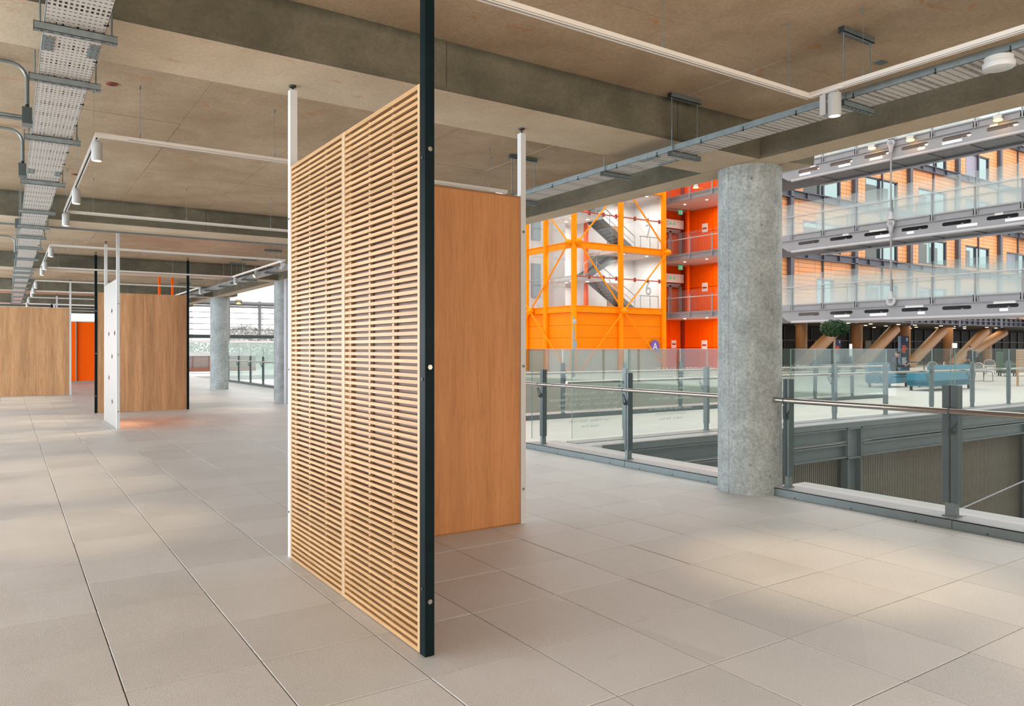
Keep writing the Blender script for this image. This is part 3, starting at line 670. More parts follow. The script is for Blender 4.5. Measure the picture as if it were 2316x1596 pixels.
lb = ['nearest spotlight on the left rail of the track behind the slatted screen', 'middle spotlight on the left rail of the track behind the slatted screen', 'farthest spotlight on the left rail of the track behind the slatted screen',
      'nearest spotlight on the left rail of the track over the diamond screen', 'middle spotlight on the left rail of the track over the diamond screen', 'farthest spotlight on the left rail of the track over the diamond screen',
      'nearest spotlight on the left rail of the fourth track', 'middle spotlight on the left rail of the fourth track', 'farthest spotlight on the left rail of the fourth track',
      'nearer spotlight on the left rail of the farthest track', 'farther spotlight on the left rail of the farthest track']
for y, s in zip((7.13, 9.35, 11.1, 14.95, 17.43, 18.8, 22.9, 25.0, 26.6, 30.4, 33.1), lb): spotlight(.645, y, s, -1)
spotlight(.645, 1.9, 'spotlight on the left rail of the nearest track, above the left foreground', -1, power=50)
spotlight(4.79, 3.02, 'white cylinder spotlight below the track corner in front of the round column', -1, power=215)
spotlight(4.79, 1.0, 'white spotlight on the nearest track above the right foreground', -1, power=130)
spotlight(4.79, 9.4, 'spotlight on the right rail behind the oak screen', -1, power=170)
for y, s, ti, ai in ((15.0, 'spotlight at the near right corner of the track over the diamond screen', 40, 60), (16.9, 'tilted glowing spotlight on the right rail of the track over the diamond screen', 55, 97), (18.75, 'spotlight at the far right corner of the track over the diamond screen', 0, 0),
                     (22.7, 'spotlight at the near right corner of the fourth track', 0, 0), (24.3, 'second spotlight on the right rail of the fourth track, beside the black post', 0, 0)):
    spotlight(4.75, y, s, -1, ti, ai, 900 if ti > 50 else 110)

# ================================================================== CABLE TRAYS
STY = [3.03, 4.64, 5.53, 7.12, 9.03, 10.99, 12.35, 13.5, 15.0, 16.9, 18.9, 20.0, 21.3, 23.0, 25.0, 27.0, 29.3, 31.5, 33.7]
def cable_tray(x0, x1, sx0, sx1, label, ys, side):
    t = thing('cable_tray', label, 'cable tray', ((x0 + x1) / 2, 15, 3.27))
    for a, b_ in ((-1, 4.95), (4.95, 8.6), (8.6, 13), (13, 19), (19, 26), (26, 34.5)):
        MB().box(x0, x1, a, b_ - .003, 3.270, 3.2725).build('tray_bottom', M_PERF, t)
        f = MB(); f.box(x0, x0 + .002, a, b_ - .003, 3.27, 3.322); f.box(x1 - .002, x1, a, b_ - .003, 3.27, 3.322); f.build('tray_flange', M_GALV, t)
    for y in (4.95, 8.6):
        for x in (x0 + .03, x1 - .03):
            sp = MB().box(x - .028, x + .028, y - .11, y + .11, 3.266, 3.2695)
            for a in (-.015, .015):
                for b_ in (-.08, -.03, .03, .08): sp.tube((x + a, y + b_, 3.266), (x + a, y + b_, 3.262), .006, 6)
            sp.build('splice_plate', M_GALV, t)
    me_s = None
    for i, y in enumerate(ys):
        m = MB()
        # open strut channel with slots in its bottom
        m.box(sx0, sx1, y - .0205, y - .018, 3.222, 3.263); m.box(sx0, sx1, y + .018, y + .0205, 3.222, 3.263)
        slots = []
        xx = sx0 + .03
        while xx < sx1 - .03: slots.append([(xx - .011, y - .006), (xx + .011, y - .006), (xx + .011, y + .006), (xx - .011, y + .006)]); xx += .05
        m.plate([(sx0, y - .0205), (sx1, y - .0205), (sx1, y + .0205), (sx0, y + .0205)], slots, 2, 3.222, 3.2245)
        m.box(sx0, sx1, y - .0205, y - .012, 3.260, 3.263); m.box(sx0, sx1, y + .012, y + .0205, 3.260, 3.263)
        st = m.build('strut', M_GALV, t)
        MB().box(sx0 - .003, sx0, y - .021, y + .021, 3.221, 3.264).build('end_cap', M_BLACKPL, st)
        beam = any(abs(y - b) < BW + .02 for b in BEAMS); zt = ZS if beam else ZC
        for x in (sx0 + .028, sx1 - .028):
            MB().tube((x, y, 3.215), (x, y, zt), .005, 6).build('hanger_rod', M_GALV, t)
        if not beam and side > 0:
            q = MB().box(sx0, sx1, y - .0205, y + .0205, zt - .041, zt - .036); q.box(sx0, sx1, y - .0205, y - .017, zt - .041, zt); q.box(sx0, sx1, y + .017, y + .0205, zt - .041, zt)
            hp = q.build('ceiling_strut', M_GALV, t); MB().box(sx0 - .003, sx0, y - .021, y + .021, zt - .042, zt).build('end_cap', M_BLACKPL, hp)
    y = 2.0; k = 0
    while y < 20:
        x = x1 if side < 0 else x0
        q = MB().box(x - .004, x + .004, y - .003, y + .003, 3.262, 3.30); q.box(x - .02, x + .006, y - .003, y + .003, 3.264, 3.270)
        q.build('cable_tie', M_BLACKPL, t); y += random.uniform(.42, .62) * (1 if y < 9 else 1.8)
    cb = MB()
    for dx in (.05, .09, .16, .21, .25): cb.path([(x0 + dx + random.uniform(-.01, .01), yy, 3.282) for yy in range(-1, 35, 2)], .008, 5)
    cb.build('cables', M_BLACKPL, t)
    return t
cable_tray(.170, .462, .122, .525, 'perforated galvanised cable tray hung in the upper left, receding down the deck', STY, -1)
cable_tray(4.985, 5.285, 4.945, 5.33, 'perforated galvanised cable tray hung beside the edge beam, on the atrium side', [1.3] + STY, 1)
# conduits and junction boxes feeding the left tray
def conduit(label, pts, r=.013):
    o = MB().path(pts, r, 8).build('conduit', M_GALV, None, True); tag(o, label, 'conduit'); return o
def jbox(y, label, h=.13):
    t = thing('junction_box', label, 'junction box', (.135, y, 3.40))
    MB().box(.10, .168, y - .05, y + .05, 3.285, 3.285 + h, .003).build('box', M_DKGREY, t); MB().box(.098, .17, y - .052, y + .052, 3.278, 3.286).build('lid', M_GALV, t)
    MB().tube((.135, y, 3.285 + h), (.135, y, 3.315 + h), .014, 8).build('gland', M_BLACKPL, t); return t
def arcpts(y, z0, z1, x1, r=.12):
    pts = [(.135, y, z0)]
    for k in range(7): a = k / 6 * pi / 2; pts.append((.135 - r + r * cos(a), y, z1 - r + r * sin(a)))
    pts.append((x1, y, z1)); return pts
for i, (y, lab) in enumerate(((6.9, 'nearest of the bent'), (9.0, 'second of the bent'), (12.9, 'third of the bent'), (17.6, 'fourth of the bent'))):
    jbox(y, ['nearest', 'second', 'third', 'fourth'][i] + ' dark junction box on the left edge of the upper left cable tray')
    conduit(lab + ' conduits running from the upper left cable tray to the slab', arcpts(y, 3.43, ZC - .02, -2.5))
for dy, lab in ((.0, 'upper'), (.06, 'lower')): conduit(lab + ' of two straight conduits joining the nearest junction box', [(-2.5, 6.78 + dy, 3.34 - dy * .3), (.10, 6.88 + dy * .3, 3.34 - dy * .3)], .011)

# smoke detector disc under the right tray
sd = thing('smoke_detector', 'white disc detector under the right cable tray, top right', 'detector', (5.03, 2.08, 3.2))
MB().lathe((5.03, 2.08, 3.195), [(.062, 0), (.080, .005), (.085, .02), (.085, .036), (.076, .040), (.076, .072)], 28).build('base', M_WHITE, sd, True)
for a in (0, 2.2): MB().lathe((5.03 + .045 * cos(a + 2.6), 2.08 + .045 * sin(a + 2.6), 3.193), [(.004, 0), (.004, .004)], 8).build('indicator', M_GREEN, sd)
for px, py, lab in ((253, 190, 'rust red sleeve recessed in the slab beside the nearest left cable tray'), (170, 394, 'rust red sleeve recessed in the slab near the second spotlight')):
    p = atZ(px, py, ZC); m = MB(); m.lathe((p.x, p.y, ZC - .006), [(.045, 0), (.045, .006)], 16); t = m.build('pipe_sleeve', M_REDHOLE, None); tag(t, lab, 'sleeve')
    MB().lathe((p.x, p.y, ZC - .0075), [(.022, 0), (.022, .002)], 12).build('sleeve_mouth', M_SLOTDK, t)
p = atZ(1992, 141, ZC); tag(MB().box(p.x - .05, p.x + .05, p.y - .03, p.y + .03, ZC - .005, ZC + .002).build('fixing_plate', M_GALV, None), 'small flat grey plate on the slab behind the nearest ceiling strut', 'plate')

# ================================================================== GLASS BALUSTRADES
def lerp(a, b, t): return V(a) + (V(b) - V(a)) * t
def balustrade(label, ax, c, a_posts, a0, a1, side, gm, kerb=(0, .5), rail=True, doubles=(), post_mat=None, kerb_mats=None, kz=.08, skip_kerb=False, inner=None, handy=None):
    """runs along axis ax (0 = x, 1 = y); c = line of the glass; side = direction of the handrail"""
    t = thing('glass_balustrade', label, 'railing', ((a0 + a1) / 2, c, 0) if ax == 0 else (c, (a0 + a1) / 2, 0))
    pm = post_mat or M_DKGREY
    def bx(m, a, b_, u, v, z0, z1, ch=0):
        if ax == 0: return m.box(a, b_, c + u, c + v, z0, z1, ch)
        return m.box(c + u, c + v, a, b_, z0, z1, ch)
    def P(a, u, z): return (a, c + u, z) if ax == 0 else (c + u, a, z)
    for p in a_posts:
        w = .062 if p in doubles else .034
        post = MB(); bx(post, p - w, p + w, side * .052, -side * .03, kz + .12, 1.2, .003); q = post.build('post', pm, t)
        s_ = MB(); bx(s_, p - w * .62, p + w * .62, side * .050, -side * .026, kz, kz + .14, .003)
        bx(s_, p - w * .95, p + w * .95, side * .062, -side * .04, kz, kz + .012); s_.build('post_foot', M_GREY, t)
        ch = MB(); bx(ch, p - .005, p + .005, side * .054, side * .050, kz + .12, 1.2); ch.build('channel', M_SLOTDK, q)
        if rail:
            hr = .955
            b_ = MB(); b_.bar(P(p, side * .05, .80), P(p, side * .10, .80), .012, .035); b_.bar(P(p, side * .06, .815), P(p - .03, side * .125, hr - .02), .010, .014); b_.bar(P(p, side * .10, .80), P(p - .03, side * .145, hr - .03), .010, .014)
            b_.build('rail_bracket', M_DKGREY, t)
    if rail:
        h = MB().tube(P(a0 + .02, side * .135, .985), P(a1 - .02, side * .135, .985), .027, 16); h.build('handrail', M_STAIN, t, True)
        for p in a_posts: MB().tube(P(p - .045, side * .135, .985), P(p - .03, side * .135, .985), .0285, 16).build('rail_sleeve', M_DKGREY, t, True)
    edges = sorted(set([a0] + list(a_posts) + [a1]))
    for e0, e1 in zip(edges, edges[1:]):
        if e1 - e0 < .25: continue
        m = MB(); bx(m, e0 + .016, e1 - .016, -.006, .006, kz + .05, 1.508); pn = m.build('pane', gm, t)
        ed = MB(); bx(ed, e0 + .0158, e0 + .018, -.0062, .0062, kz + .05, 1.509); bx(ed, e1 - .018, e1 - .0158, -.0062, .0062, kz + .05, 1.509); bx(ed, e0 + .016, e1 - .016, -.0062, .0062, 1.508, 1.510)
        ed.build('pane_edge', M_GLASSE, pn)
    if not skip_kerb:
        k0, k1 = kerb
        js = sorted(set([a0] + [p - .055 for p in a_posts if a0 + .5 < p - .055 < a1 - .4] + [a1]))
        for e0, e1 in zip(js, js[1:]):
            m = MB(); bx(m, e0 + .004, e1 - .004, side * k0, side * (k0 - .012), -.02, kz, .001); m.build('kerb_face', M_GREY, t)
            m = MB(); bx(m, e0 + .004, e1 - .004, side * k0, -side * .13, kz - .008, kz); m.build('kerb_top', M_GREYL, t)
            m = MB(); bx(m, e0, e1, -side * .135, -side * k1, kz - .025, kz - .010); m.build('kerb_ledge', M_KERB, t)
            nb = int((e1 - e0) / .45); bl = MB()
            for b_i in range(nb):
                a = e0 + (b_i + .5) * (e1 - e0) / nb
                bl.tube(P(a, side * k0, .012), P(a, side * (k0 + .006), .012), .006, 8)
            if bl.v: bl.build('kerb_bolt', M_BLACKPL, t)
    return t
def ypix(px, X): return atX(px, 900, X).y
XG = 6.80
yp = [ypix(1230, XG), ypix(1423, XG), ypix(1785, XG), ypix(2155, XG)]
balustrade('near glass railing between round column and oak screen, with steel handrail', 1, XG, [yp[0], yp[1]], 5.40, yp[0] + .32, -1, M_GLASS, (.135, .47))
balustrade('near glass railing right of the round column, with dark posts and steel handrail', 1, XG, [yp[2], yp[3], yp[3] - 1.62, yp[3] - 3.2], -1.0, 4.87, -1, M_GLASS, (.135, .47), doubles=[yp[3]])
# railing A: between the void and the pale link, rail on the link side
YA = 8.84
pA = [8.42, 10.35, 12.28, 14.2, 16.1, 18.05, 20.0, 21.95, 23.9, 25.9, 27.9]
rA = balustrade('glass railing across the void along the pale link, mirrored lettering at its left', 0, YA, pA, 7.28, 29, 1, M_GLASS, (.12, .44), post_mat=M_GREY, kz=.08)
def etched(lines, par):
    for body, size, X, z, al in lines:
        text('etched_lettering', body, M_ETCH, size, (X, YA + .008, z), (pi / 2, 0, 0), par, True, al, 1.18, .0005)
L1 = [('Sands Ltd \u00b7 Monarch Education', .072), ('Aston University \u00b7 Feron Jayawardene \u00b7 Foundation', .066), ('Salts Healthcare \u00b7 Arthur Slack Trust', .072), ('Peter Everett \u00b7 Neelan and Komal', .07), ('', .05), ('Caryl Williams \u00b7 Sarah French', .06), ('Gazelle Foods', .055)]
for i, (b_, s) in enumerate(L1):
    if b_: etched([(b_, s * 1.0, atY(1335, 900, YA).x, .80 - i * .085, 'CENTER')], rA)
L2 = [('Henry Ltd \u00b7 Sarah Manoj', .068), ('NHS Charities Together', .078), ('Adam Boulger \u00b7 Rona Petersen', .07), ('', 0), ('Sansom Design and Fabrication Ltd', .062), ('Natural History Museum', .062), ('NatCen \u00b7 Kyle Ryan', .058)]
for i, (b_, s) in enumerate(L2):
    if b_: etched([(b_, s * 1.0, atY(1518, 900, YA).x, .83 - i * .085, 'CENTER')], rA)
# railing B: far side of the link
YBq = 12.9
pB = [9.04, 10.38, 12.25, 14.12, 15.98, 17.85, 19.72, 21.6]
rB = balustrade('tinted glass railing on the far side of the pale link, before the orange tower', 0, YBq, pB, 8.98, 23.4, -1, M_GLASSG, (.12, .44), post_mat=M_GREY)
dots = MB()
for z in (1.02, .93, .84):
    for i in range(150):
        X = 13.2 + i * .062
        if random.random() < .74: dots.box(X, X + random.choice((.02, .035, .045)), YBq - .009, YBq - .007, z, z + .028)
dt = dots.build('etched_dots', M_ETCH, rB); tag(dt, kind='stuff')
balustrade('distant glass railing with thin dark posts beyond the round columns', 1, 8.75, [30.1, 31.95, 33.85, 35.7, 28.2, 26.3], 13.5, 37.0, -1, M_GLASSF, (.12, .35), post_mat=M_DKGREY)

# ================================================================== VOID, LINK AND LOWER LEVEL
lk = MB().box(7.35, 46, 8.60, 12.5, -.08, -.004); lk.box(23.4, 46, 12.5, 13.34, -.08, -.004); lk.box(23.4, 130, 13.34, 44, -.3, -.004); lk.box(46, 130, 5, 13.34, -.3, -.004)
lk.box(6.9, 8.75, 8.90, 13.3, -.09, -.002); lk.box(7.2, 7.5, 8.38, 8.95, -.2, .06)
link = tag(lk.build('floor.001', M_LINK), 'pale paved floor of the link and lobby beyond the glass railings', 'floor', kind='structure')
me = MB().box(-.597, .597, -.597, .597, -.004, .0, .002).mesh('link_paver', M_LINK)
for i in range(18):
    for j in range(3):
        o = bpy.data.objects.new('paver', me); C.objects.link(o); o.parent = link; o.location = (7.6 + 1.2 * i + .6, 8.98 + 1.2 * j + .6, 0)
tag(MB().box(6.9, 84, -12, 46, -4.7, -4.5).build('floor.002', M_LOWGREY), 'grey floor of the storey below, deep inside the void', 'floor', kind='structure')
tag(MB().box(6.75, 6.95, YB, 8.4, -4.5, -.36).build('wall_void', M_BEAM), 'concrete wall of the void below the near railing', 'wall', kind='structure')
tag(MB().box(23.4, 23.5, 13.34, 44, -4.5, -.3).build('wall_lobby_edge', M_SOFFIT), 'pale wall below the lobby floor, closing the void behind the tinted railing', 'wall', kind='structure')
# steel edge of the link: two rows of channel sections on columns, ribbed wall below
se = thing('link_edge_beam', 'grey steel double channel edge of the pale link, facing the void', 'beam', (14.2, 8.45, 0), kind='structure')
YE = 8.42
for a, b_ in ((7.3, 13.93), (14.47, 22.0), (22.5, 30)):
    for zt, zb in ((-.055, -.335), (-.365, -.64)):
        m = MB().box(a, b_, YE + .09, YE + .10, zb, zt); m.box(a, b_, YE, YE + .10, zt - .028, zt); m.box(a, b_, YE, YE + .10, zb, zb + .028)
        m.box(a, a + .012, YE, YE + .1, zb, zt); m.box(b_ - .012, b_, YE, YE + .1, zb, zt)
        m.build('channel', M_GREY, se)
MB().box(7.3, 30, YE - .01, YE + .012, -.045, .06).build('fascia', M_GREY, se)
for X in (13.95, 22.02):
    m = MB().box(X, X + .5, YE + .08, YE + .095, -.66, -.05); m.box(X, X + .5, YE - .005, YE + .095, -.08, -.05); m.box(X, X + .5, YE - .005, YE + .095, -.665, -.64)
    m.box(X, X + .03, YE - .005, YE + .095, -.665, -.05); m.box(X + .47, X + .5, YE - .005, YE + .095, -.665, -.05); m.build('bracket', M_GREY, se)
    m = MB().box(X, X + .5, YE + .12, YE + .135, -4.5, -.66); m.box(X + .01, X + .035, YE, YE + .13, -4.5, -.66); m.box(X + .46, X + .485, YE, YE + .13, -4.5, -.66); m.build('stanchion', M_GREY, se)
rw = MB().box(7.0, 40, YE + .30, YE + .34, -4.5, -.66).build('wall_ribbed', M_RIBD); tag(rw, 'wall of narrow vertical bronze ribs below the link edge', 'wall', kind='structure')
me = MB().box(-.020, .020, 0, .05, -3.84, 0).mesh('rib', M_RIB)
X = 11.2; k = 0; far = MB()
while X < 33:
    if k < 290: o = bpy.data.objects.new('rib', me); C.objects.link(o); o.parent = rw; o.location = (X, YE + .25, -.66)
    else: far.box(X - .02, X + .02, YE + .25, YE + .30, -4.5, -.66)
    X += .066; k += 1
tag(far.build('ribs_beyond', M_RIB, rw), kind='stuff')
MB().path([(17.6, YE - .02, -2.25), (24.5, YE - .02, -1.55)], .02, 6).build('brace_rod', M_GREYL, se)
fl_ = thing('floor_light', 'small warm light glowing low in the void, lower right corner', 'light', (0, 0, 0)); p = atY(2285, 1187, 7.4); fl_.location = p; ORG[fl_.name] = p
MB().box(p.x - .12, p.x + .12, 7.3, 7.5, p.z - .06, p.z - .012).build('housing', M_DKGREY, fl_); MB().box(p.x - .10, p.x + .10, 7.33, 7.47, p.z - .012, p.z).build('lens', M_FLOOD, fl_)
MB().box(p.x - .05, p.x + .05, 7.37, 7.43, -4.5, p.z - .06).build('stand', M_DKGREY, fl_)

# the storeys above this deck and the block closing the atrium on the near side
up = tag(MB().box(XL - .6, 6.74, YB, YF_, 4.25, 15).build('wall_upper', M_LOWGREY), 'upper storeys of the building above the concrete deck', 'wall', kind='structure')
for z in (5.0, 8.9, 12.7): MB().box(6.74, 6.78, YB + .5, YF_ - .5, z, z + 2.2).build('window_band', M_DARK, up)
eb2 = tag(MB().box(7, 60, -14, -13, -4.7, 17).build('wall_atrium_end', M_LOWGREY), 'grey block closing the atrium on the near side', 'wall', kind='structure')
for k in range(22): MB().box(7, 60, -13.0, -12.92, .6 + k * .7, .78 + k * .7).build('louvre', M_GREYL, eb2)

# ================================================================== ORANGE STAIR TOWER
XT, YT = 30.2, 36.4
tw = thing('stair_tower', 'orange framed glazed stair tower with grey stairs and big numerals, across the atrium', 'building', (XT, YT, 0), kind='thing')
FL = [4.12, 8.2, 12.35, 16.4]
cx_ = [XT, 34.2, 38.2]; cyl_ = [39.3, 41.5, 44.2]
for x in cx_: MB().tube((x, YT, -4.5), (x, YT, 17), .185, 16).build('column', M_ORANGE, tw, True)
for y in cyl_: MB().tube((XT, y, -4.5), (XT, y, 17), .185, 16).build('column', M_ORANGE, tw, True)
def ibeam(p0, p1, h=.42, w=.16):
    m = MB(); d = V((0, 0, h / 2 - .02))
    m.bar(V(p0) + d, V(p1) + d, w, .045); m.bar(V(p0) - d, V(p1) - d, w, .045); m.bar(p0, p1, .04, h); return m
for z in FL:
    for a, b_ in zip(cx_, cx_[1:]): ibeam((a + .18, YT, z - .05), (b_ - .18, YT, z - .05)).build('beam', M_ORANGE, tw)
    for a, b_ in zip([YT] + cyl_, cyl_): ibeam((XT, a + .18, z - .05), (XT, b_ - .18, z - .05)).build('beam', M_ORANGE, tw)
# orange plank cladding below the first glazed storey
for z0, z1 in ((1.42, 2.22), (2.235, 3.03), (3.045, 3.84)):
    for a, b_ in zip(cx_, cx_[1:]): MB().box(a + .02, b_ - .02, YT + .10, YT + .16, z0, z1, .004).build('cladding_panel', M_ORPANEL, tw)
    for a, b_ in zip([YT] + cyl_, cyl_): MB().box(XT + .10, XT + .16, a + .02, b_ - .02, z0, z1, .004).build('cladding_panel', M_ORPANEL, tw)
MB().box(XT + .17, 38.2, YT + .165, YT + .18, 1.41, 3.9).build('panel_backing', M_REDDK, tw); MB().box(XT + .165, XT + .18, YT + .17, 44.2, 1.41, 3.9).build('panel_backing', M_REDDK, tw)
MB().box(XT + .1, 38.2, YT + .12, YT + .2, -4.5, 1.41).build('base_wall', M_SOFFIT, tw); MB().box(XT + .12, XT + .2, YT + .1, 44.2, -4.5, 1.41).build('base_wall', M_SOFFIT, tw)
# glazing, two panes high per storey, with red transom rails and clips
for z0, z1 in zip(FL, FL[1:]):
    zm = z0 + (z1 - z0) * .50
    for a, b_ in zip(cx_, cx_[1:]):
        for q0, q1 in ((z0 + .18, zm - .01), (zm + .01, z1 - .27)): MB().box(a + .22, b_ - .22, YT + .20, YT + .215, q0, q1).build('pane', M_GLASST, tw)
        MB().bar((a + .15, YT + .12, zm), (b_ - .15, YT + .12, zm), .06, .07).build('transom', M_REDDK, tw)
        m = MB()
        for f in (.07, .35, .65, .93):
            x = a + (b_ - a) * f; m.box(x - .05, x + .05, YT + .06, YT + .2, zm - .13, zm - .06); m.box(x - .05, x + .05, YT + .06, YT + .2, zm + .06, zm + .13); m.box(x - .02, x + .02, YT + .06, YT + .2, zm - .13, zm + .13)
        m.build('glass_clips', M_REDDK, tw)
    for a, b_ in zip([YT] + cyl_, cyl_):
        for q0, q1 in ((z0 + .18, zm - .01), (zm + .01, z1 - .27)): MB().box(XT + .20, XT + .215, a + .22, b_ - .22, q0, q1).build('pane', M_GLASST, tw)
        MB().bar((XT + .15, a + .1, zm), (XT + .15, b_ - .1, zm), .04, .05).build('transom', M_GREYL, tw)
# bracing rods with cast nodes
def rods(pts):
    for p0, p1 in pts: MB().tube(p0, p1, .055, 8).build('brace_rod', M_ORANGE, tw, True)
yo = YT - .28; xo = XT - .28
n1, n2, n3 = V((XT + .15, yo, 8.3)), V((34.2, yo, 4.0)), V((38.3, yo, 8.15))
rods([(n1, n2), (n2, n3), (n1, (34.2, yo, 12.4)), (n3, (34.2, yo, 12.4)), (n2, (XT + .2, yo, 0)), (n2, (38.2, yo, 0.1))])
m1, m2 = V((xo, YT + .2, 8.25)), V((xo, 40.7, 4.05))
rods([(m1, m2), (m1, (xo, 40.7, 12.4)), (m2, (xo, 44.2, 8.2)), (m2, (xo, YT + .2, 0)), (m2, (xo, 44.2, 0.2))])
for q in (n1, n2, n3, m1, m2):
    MB().lathe((q.x, q.y, q.z - .22), [(.05, 0), (.22, .1), (.27, .22), (.22, .34), (.05, .44)], 12).build('brace_node', M_ORANGE, tw, True)
# interior: white walls, landings, stairs, handrails, numerals
MB().box(32.2, 38.6, 39.7, 39.8, 4.0, 17).build('inner_wall', M_WALLW, tw)
MB().box(XT + .3, 33, 42.6, 42.7, 4.0, 17).build('inner_wall', M_WALLW, tw)
MB().box(32.95, 33.05, 39.8, 42.7, 4.0, 17).build('inner_wall', M_WALLW, tw)
MB().box(38.6, 38.7, YT + .5, 39.7, 4.0, 17).build('inner_wall', M_WALLW, tw)
for z in FL[:3]:
    MB().box(34.3, 38.6, YT + .25, 39.7, z - .25, z).build('landing', M_SOFFIT, tw)
    zl = z + 2.12
    MB().box(XT + .35, 32.9, YT + .3, 39.7, zl - .28, zl).build('landing', M_WALLW, tw)
    for side, (xa, xb, za, zb, y0, y1) in enumerate(((36.4, 32.9, z, zl, 37.35, 38.45), (32.9, 36.4, zl, z + 4.1, 38.6, 39.65))):
        n = 12; st = MB()
        for k in range(n):
            xk = xa + (xb - xa) * k / n; xk1 = xa + (xb - xa) * (k + 1) / n; zk = za + (zb - za) * (k + 1) / n
            st.box(min(xk, xk1), max(xk, xk1), y0, y1, zk - .05, zk); xr = xk
            st.box(xr - .02, xr + .02, y0, y1, zk - (zb - za) / n - .05, zk - .02)
        st.build('stair_treads', M_STAIRG, tw)
        for yy in (y0, y1): MB().bar((xa, yy, za + .02), (xb, yy, zb + .02), .06, .34).build('stringer', M_GREY, tw)
        for yy in (y0,):
            h = MB().tube((xa, yy, za + 1.05), (xb, yy, zb + 1.05), .03, 6); h.tube((xa, yy, za + .55), (xb, yy, zb + .55), .018, 6)
            for f in (0, .33, .66, 1): h.tube((xa + (xb - xa) * f, yy, za + (zb - za) * f), (xa + (xb - xa) * f, yy, za + (zb - za) * f + 1.05), .02, 6)
            h.build('stair_rail', M_GREYL, tw)
    h = MB().tube((36.5, 37.0, z + 1.05), (38.3, 37.0, z + 1.05), .03, 6)
    for x in (36.6, 37.5, 38.3): h.tube((x, 37.0, z), (x, 37.0, z + 1.05), .025, 6)
    h.build('stair_rail', M_GREYL, tw)
    MB().tube((33.6, 39.2, z), (33.6, 39.2, z + 4), .16, 12).build('inner_column', M_REDOR, tw, True)
    for x, y in ((35.2, 37.2), (37.4, 37.2), (36.2, 38.8)): MB().lathe((x, y, z - .27), [(.09, 0), (.09, .02)], 12).build('downlight', M_DOWN, tw)
    for x, y in ((31, 37.6), (32.2, 37.4), (31.6, 38.9)): MB().lathe((x, y, zl - .30), [(.10, 0), (.10, .02)], 12).build('downlight', M_DOWN, tw)
    for lx, ly, lz, pw_ in ((36.6, 37.9, z + 3.6, 130), (31.7, 38.2, zl - .45, 70), (31.7, 38.2, zl + 1.6, 70)):
        l = bpy.data.lights.new('stair_light', 'AREA'); l.size = 1.6; l.energy = pw_; l.color = (1, .97, .93); lo = bpy.data.objects.new('stair_light', l); C.objects.link(lo); lo.parent = tw; lo.location = V((lx, ly, lz)) - V((XT, YT, 0))
    MB().box(36.0, 37.0, 39.6, 39.7, z, z + 2.1).build('inner_door', mat('inner_door', (.40, .22, .11), .5, noise=.08), tw)
p6 = atX(1466, 651, 38.58); text('numeral', '6', M_TXT6, 1.42, (38.585, p6.y, p6.z - .50), (pi / 2, 0, -pi / 2), tw, sx=.85)
p7 = atX(1466, 522, 38.58); text('numeral', '7', M_TXT6, 1.42, (38.585, p7.y, p7.z - .50), (pi / 2, 0, -pi / 2), tw, sx=.85)
for y, z in ((41.9, 5.2), (41.9, 9.3)): MB().box(XT + 1.2, XT + 2.0, 42.5, 42.58, z, z + 2.4).build('inner_window', mat('blue_inner', (.30, .40, .45), .3, noise=.05), tw)
# round purple sign on the tower
sg = thing('round_sign', 'round purple sign with a white letter A on the orange tower base', 'sign', (0, 0, 0)); pa = atY(1481, 782.5, YT - .02); sg.location = pa; ORG[sg.name] = pa
MB().tube((pa.x, pa.y, pa.z), (pa.x, pa.y - .03, pa.z), .43, 32).build('disc', M_PURPLE, sg); MB().tube((pa.x, pa.y, pa.z), (pa.x, pa.y + .1, pa.z), .04, 8).build('fixing', M_GREYL, sg)
text('letter', 'A', M_SIGNW, .68, (pa.x, pa.y - .034, pa.z - .24), (pi / 2, 0, 0), sg)
# camera pole in front of the tower corner
p = atD(1297.5, 789, 40); cp = thing('camera_pole', 'slim grey pole with a white dome security camera before the tower corner', 'camera pole', (p.x, p.y, -4.5))
MB().tube((p.x, p.y, -4.5), (p.x, p.y, 2.55), .09, 10, .07).build('pole', M_GREYL, cp, True); MB().tube((p.x, p.y, 2.55), (p.x, p.y, 3.3), .035, 8).build('mast', M_GREYL, cp, True)
MB().lathe((p.x, p.y - .06, 2.85), [(.03, 0), (.10, .04), (.12, .14), (.11, .20), (.03, .24)], 14).build('dome', M_LAMPW, cp, True)
MB().box(p.x - .10, p.x + .10, p.y - .13, p.y - .08, 1.55, 1.95).build('control_box', M_GREYL, cp)

# ================================================================== RED ORANGE WALL WITH WALKWAYS
XO = 43.7
rw_ = thing('wall_right', 'red orange panelled wall behind the walkways, right of the tower', 'wall', (XO, 35, 0), kind='structure')
for z0, z1 in ((-.3, 1.6), (1.63, 4.0), (4.15, 6.1), (6.13, 8.0), (8.25, 10.2), (10.23, 12.2), (12.4, 14.5), (14.5, 17)):
    for y in range(6): MB().box(XO, XO + .1, 31.5 + y * 1.33, 31.5 + (y + 1) * 1.33 - .03, z0, z1, .004).build('wall_panel', M_REDOR, rw_)
    for x in range(4): MB().box(38.6 + x * 1.275, 38.6 + (x + 1) * 1.275 - .03, 39.85, 39.95, z0, z1, .004).build('wall_panel', M_REDOR, rw_)
MB().box(XO + .1, XO + .2, 31.5, 39.9, -.3, 17).build('backing', M_REDDK, rw_); MB().box(38.2, XO + .2, 39.95, 40.05, -.3, 17).build('backing', M_REDDK, rw_)
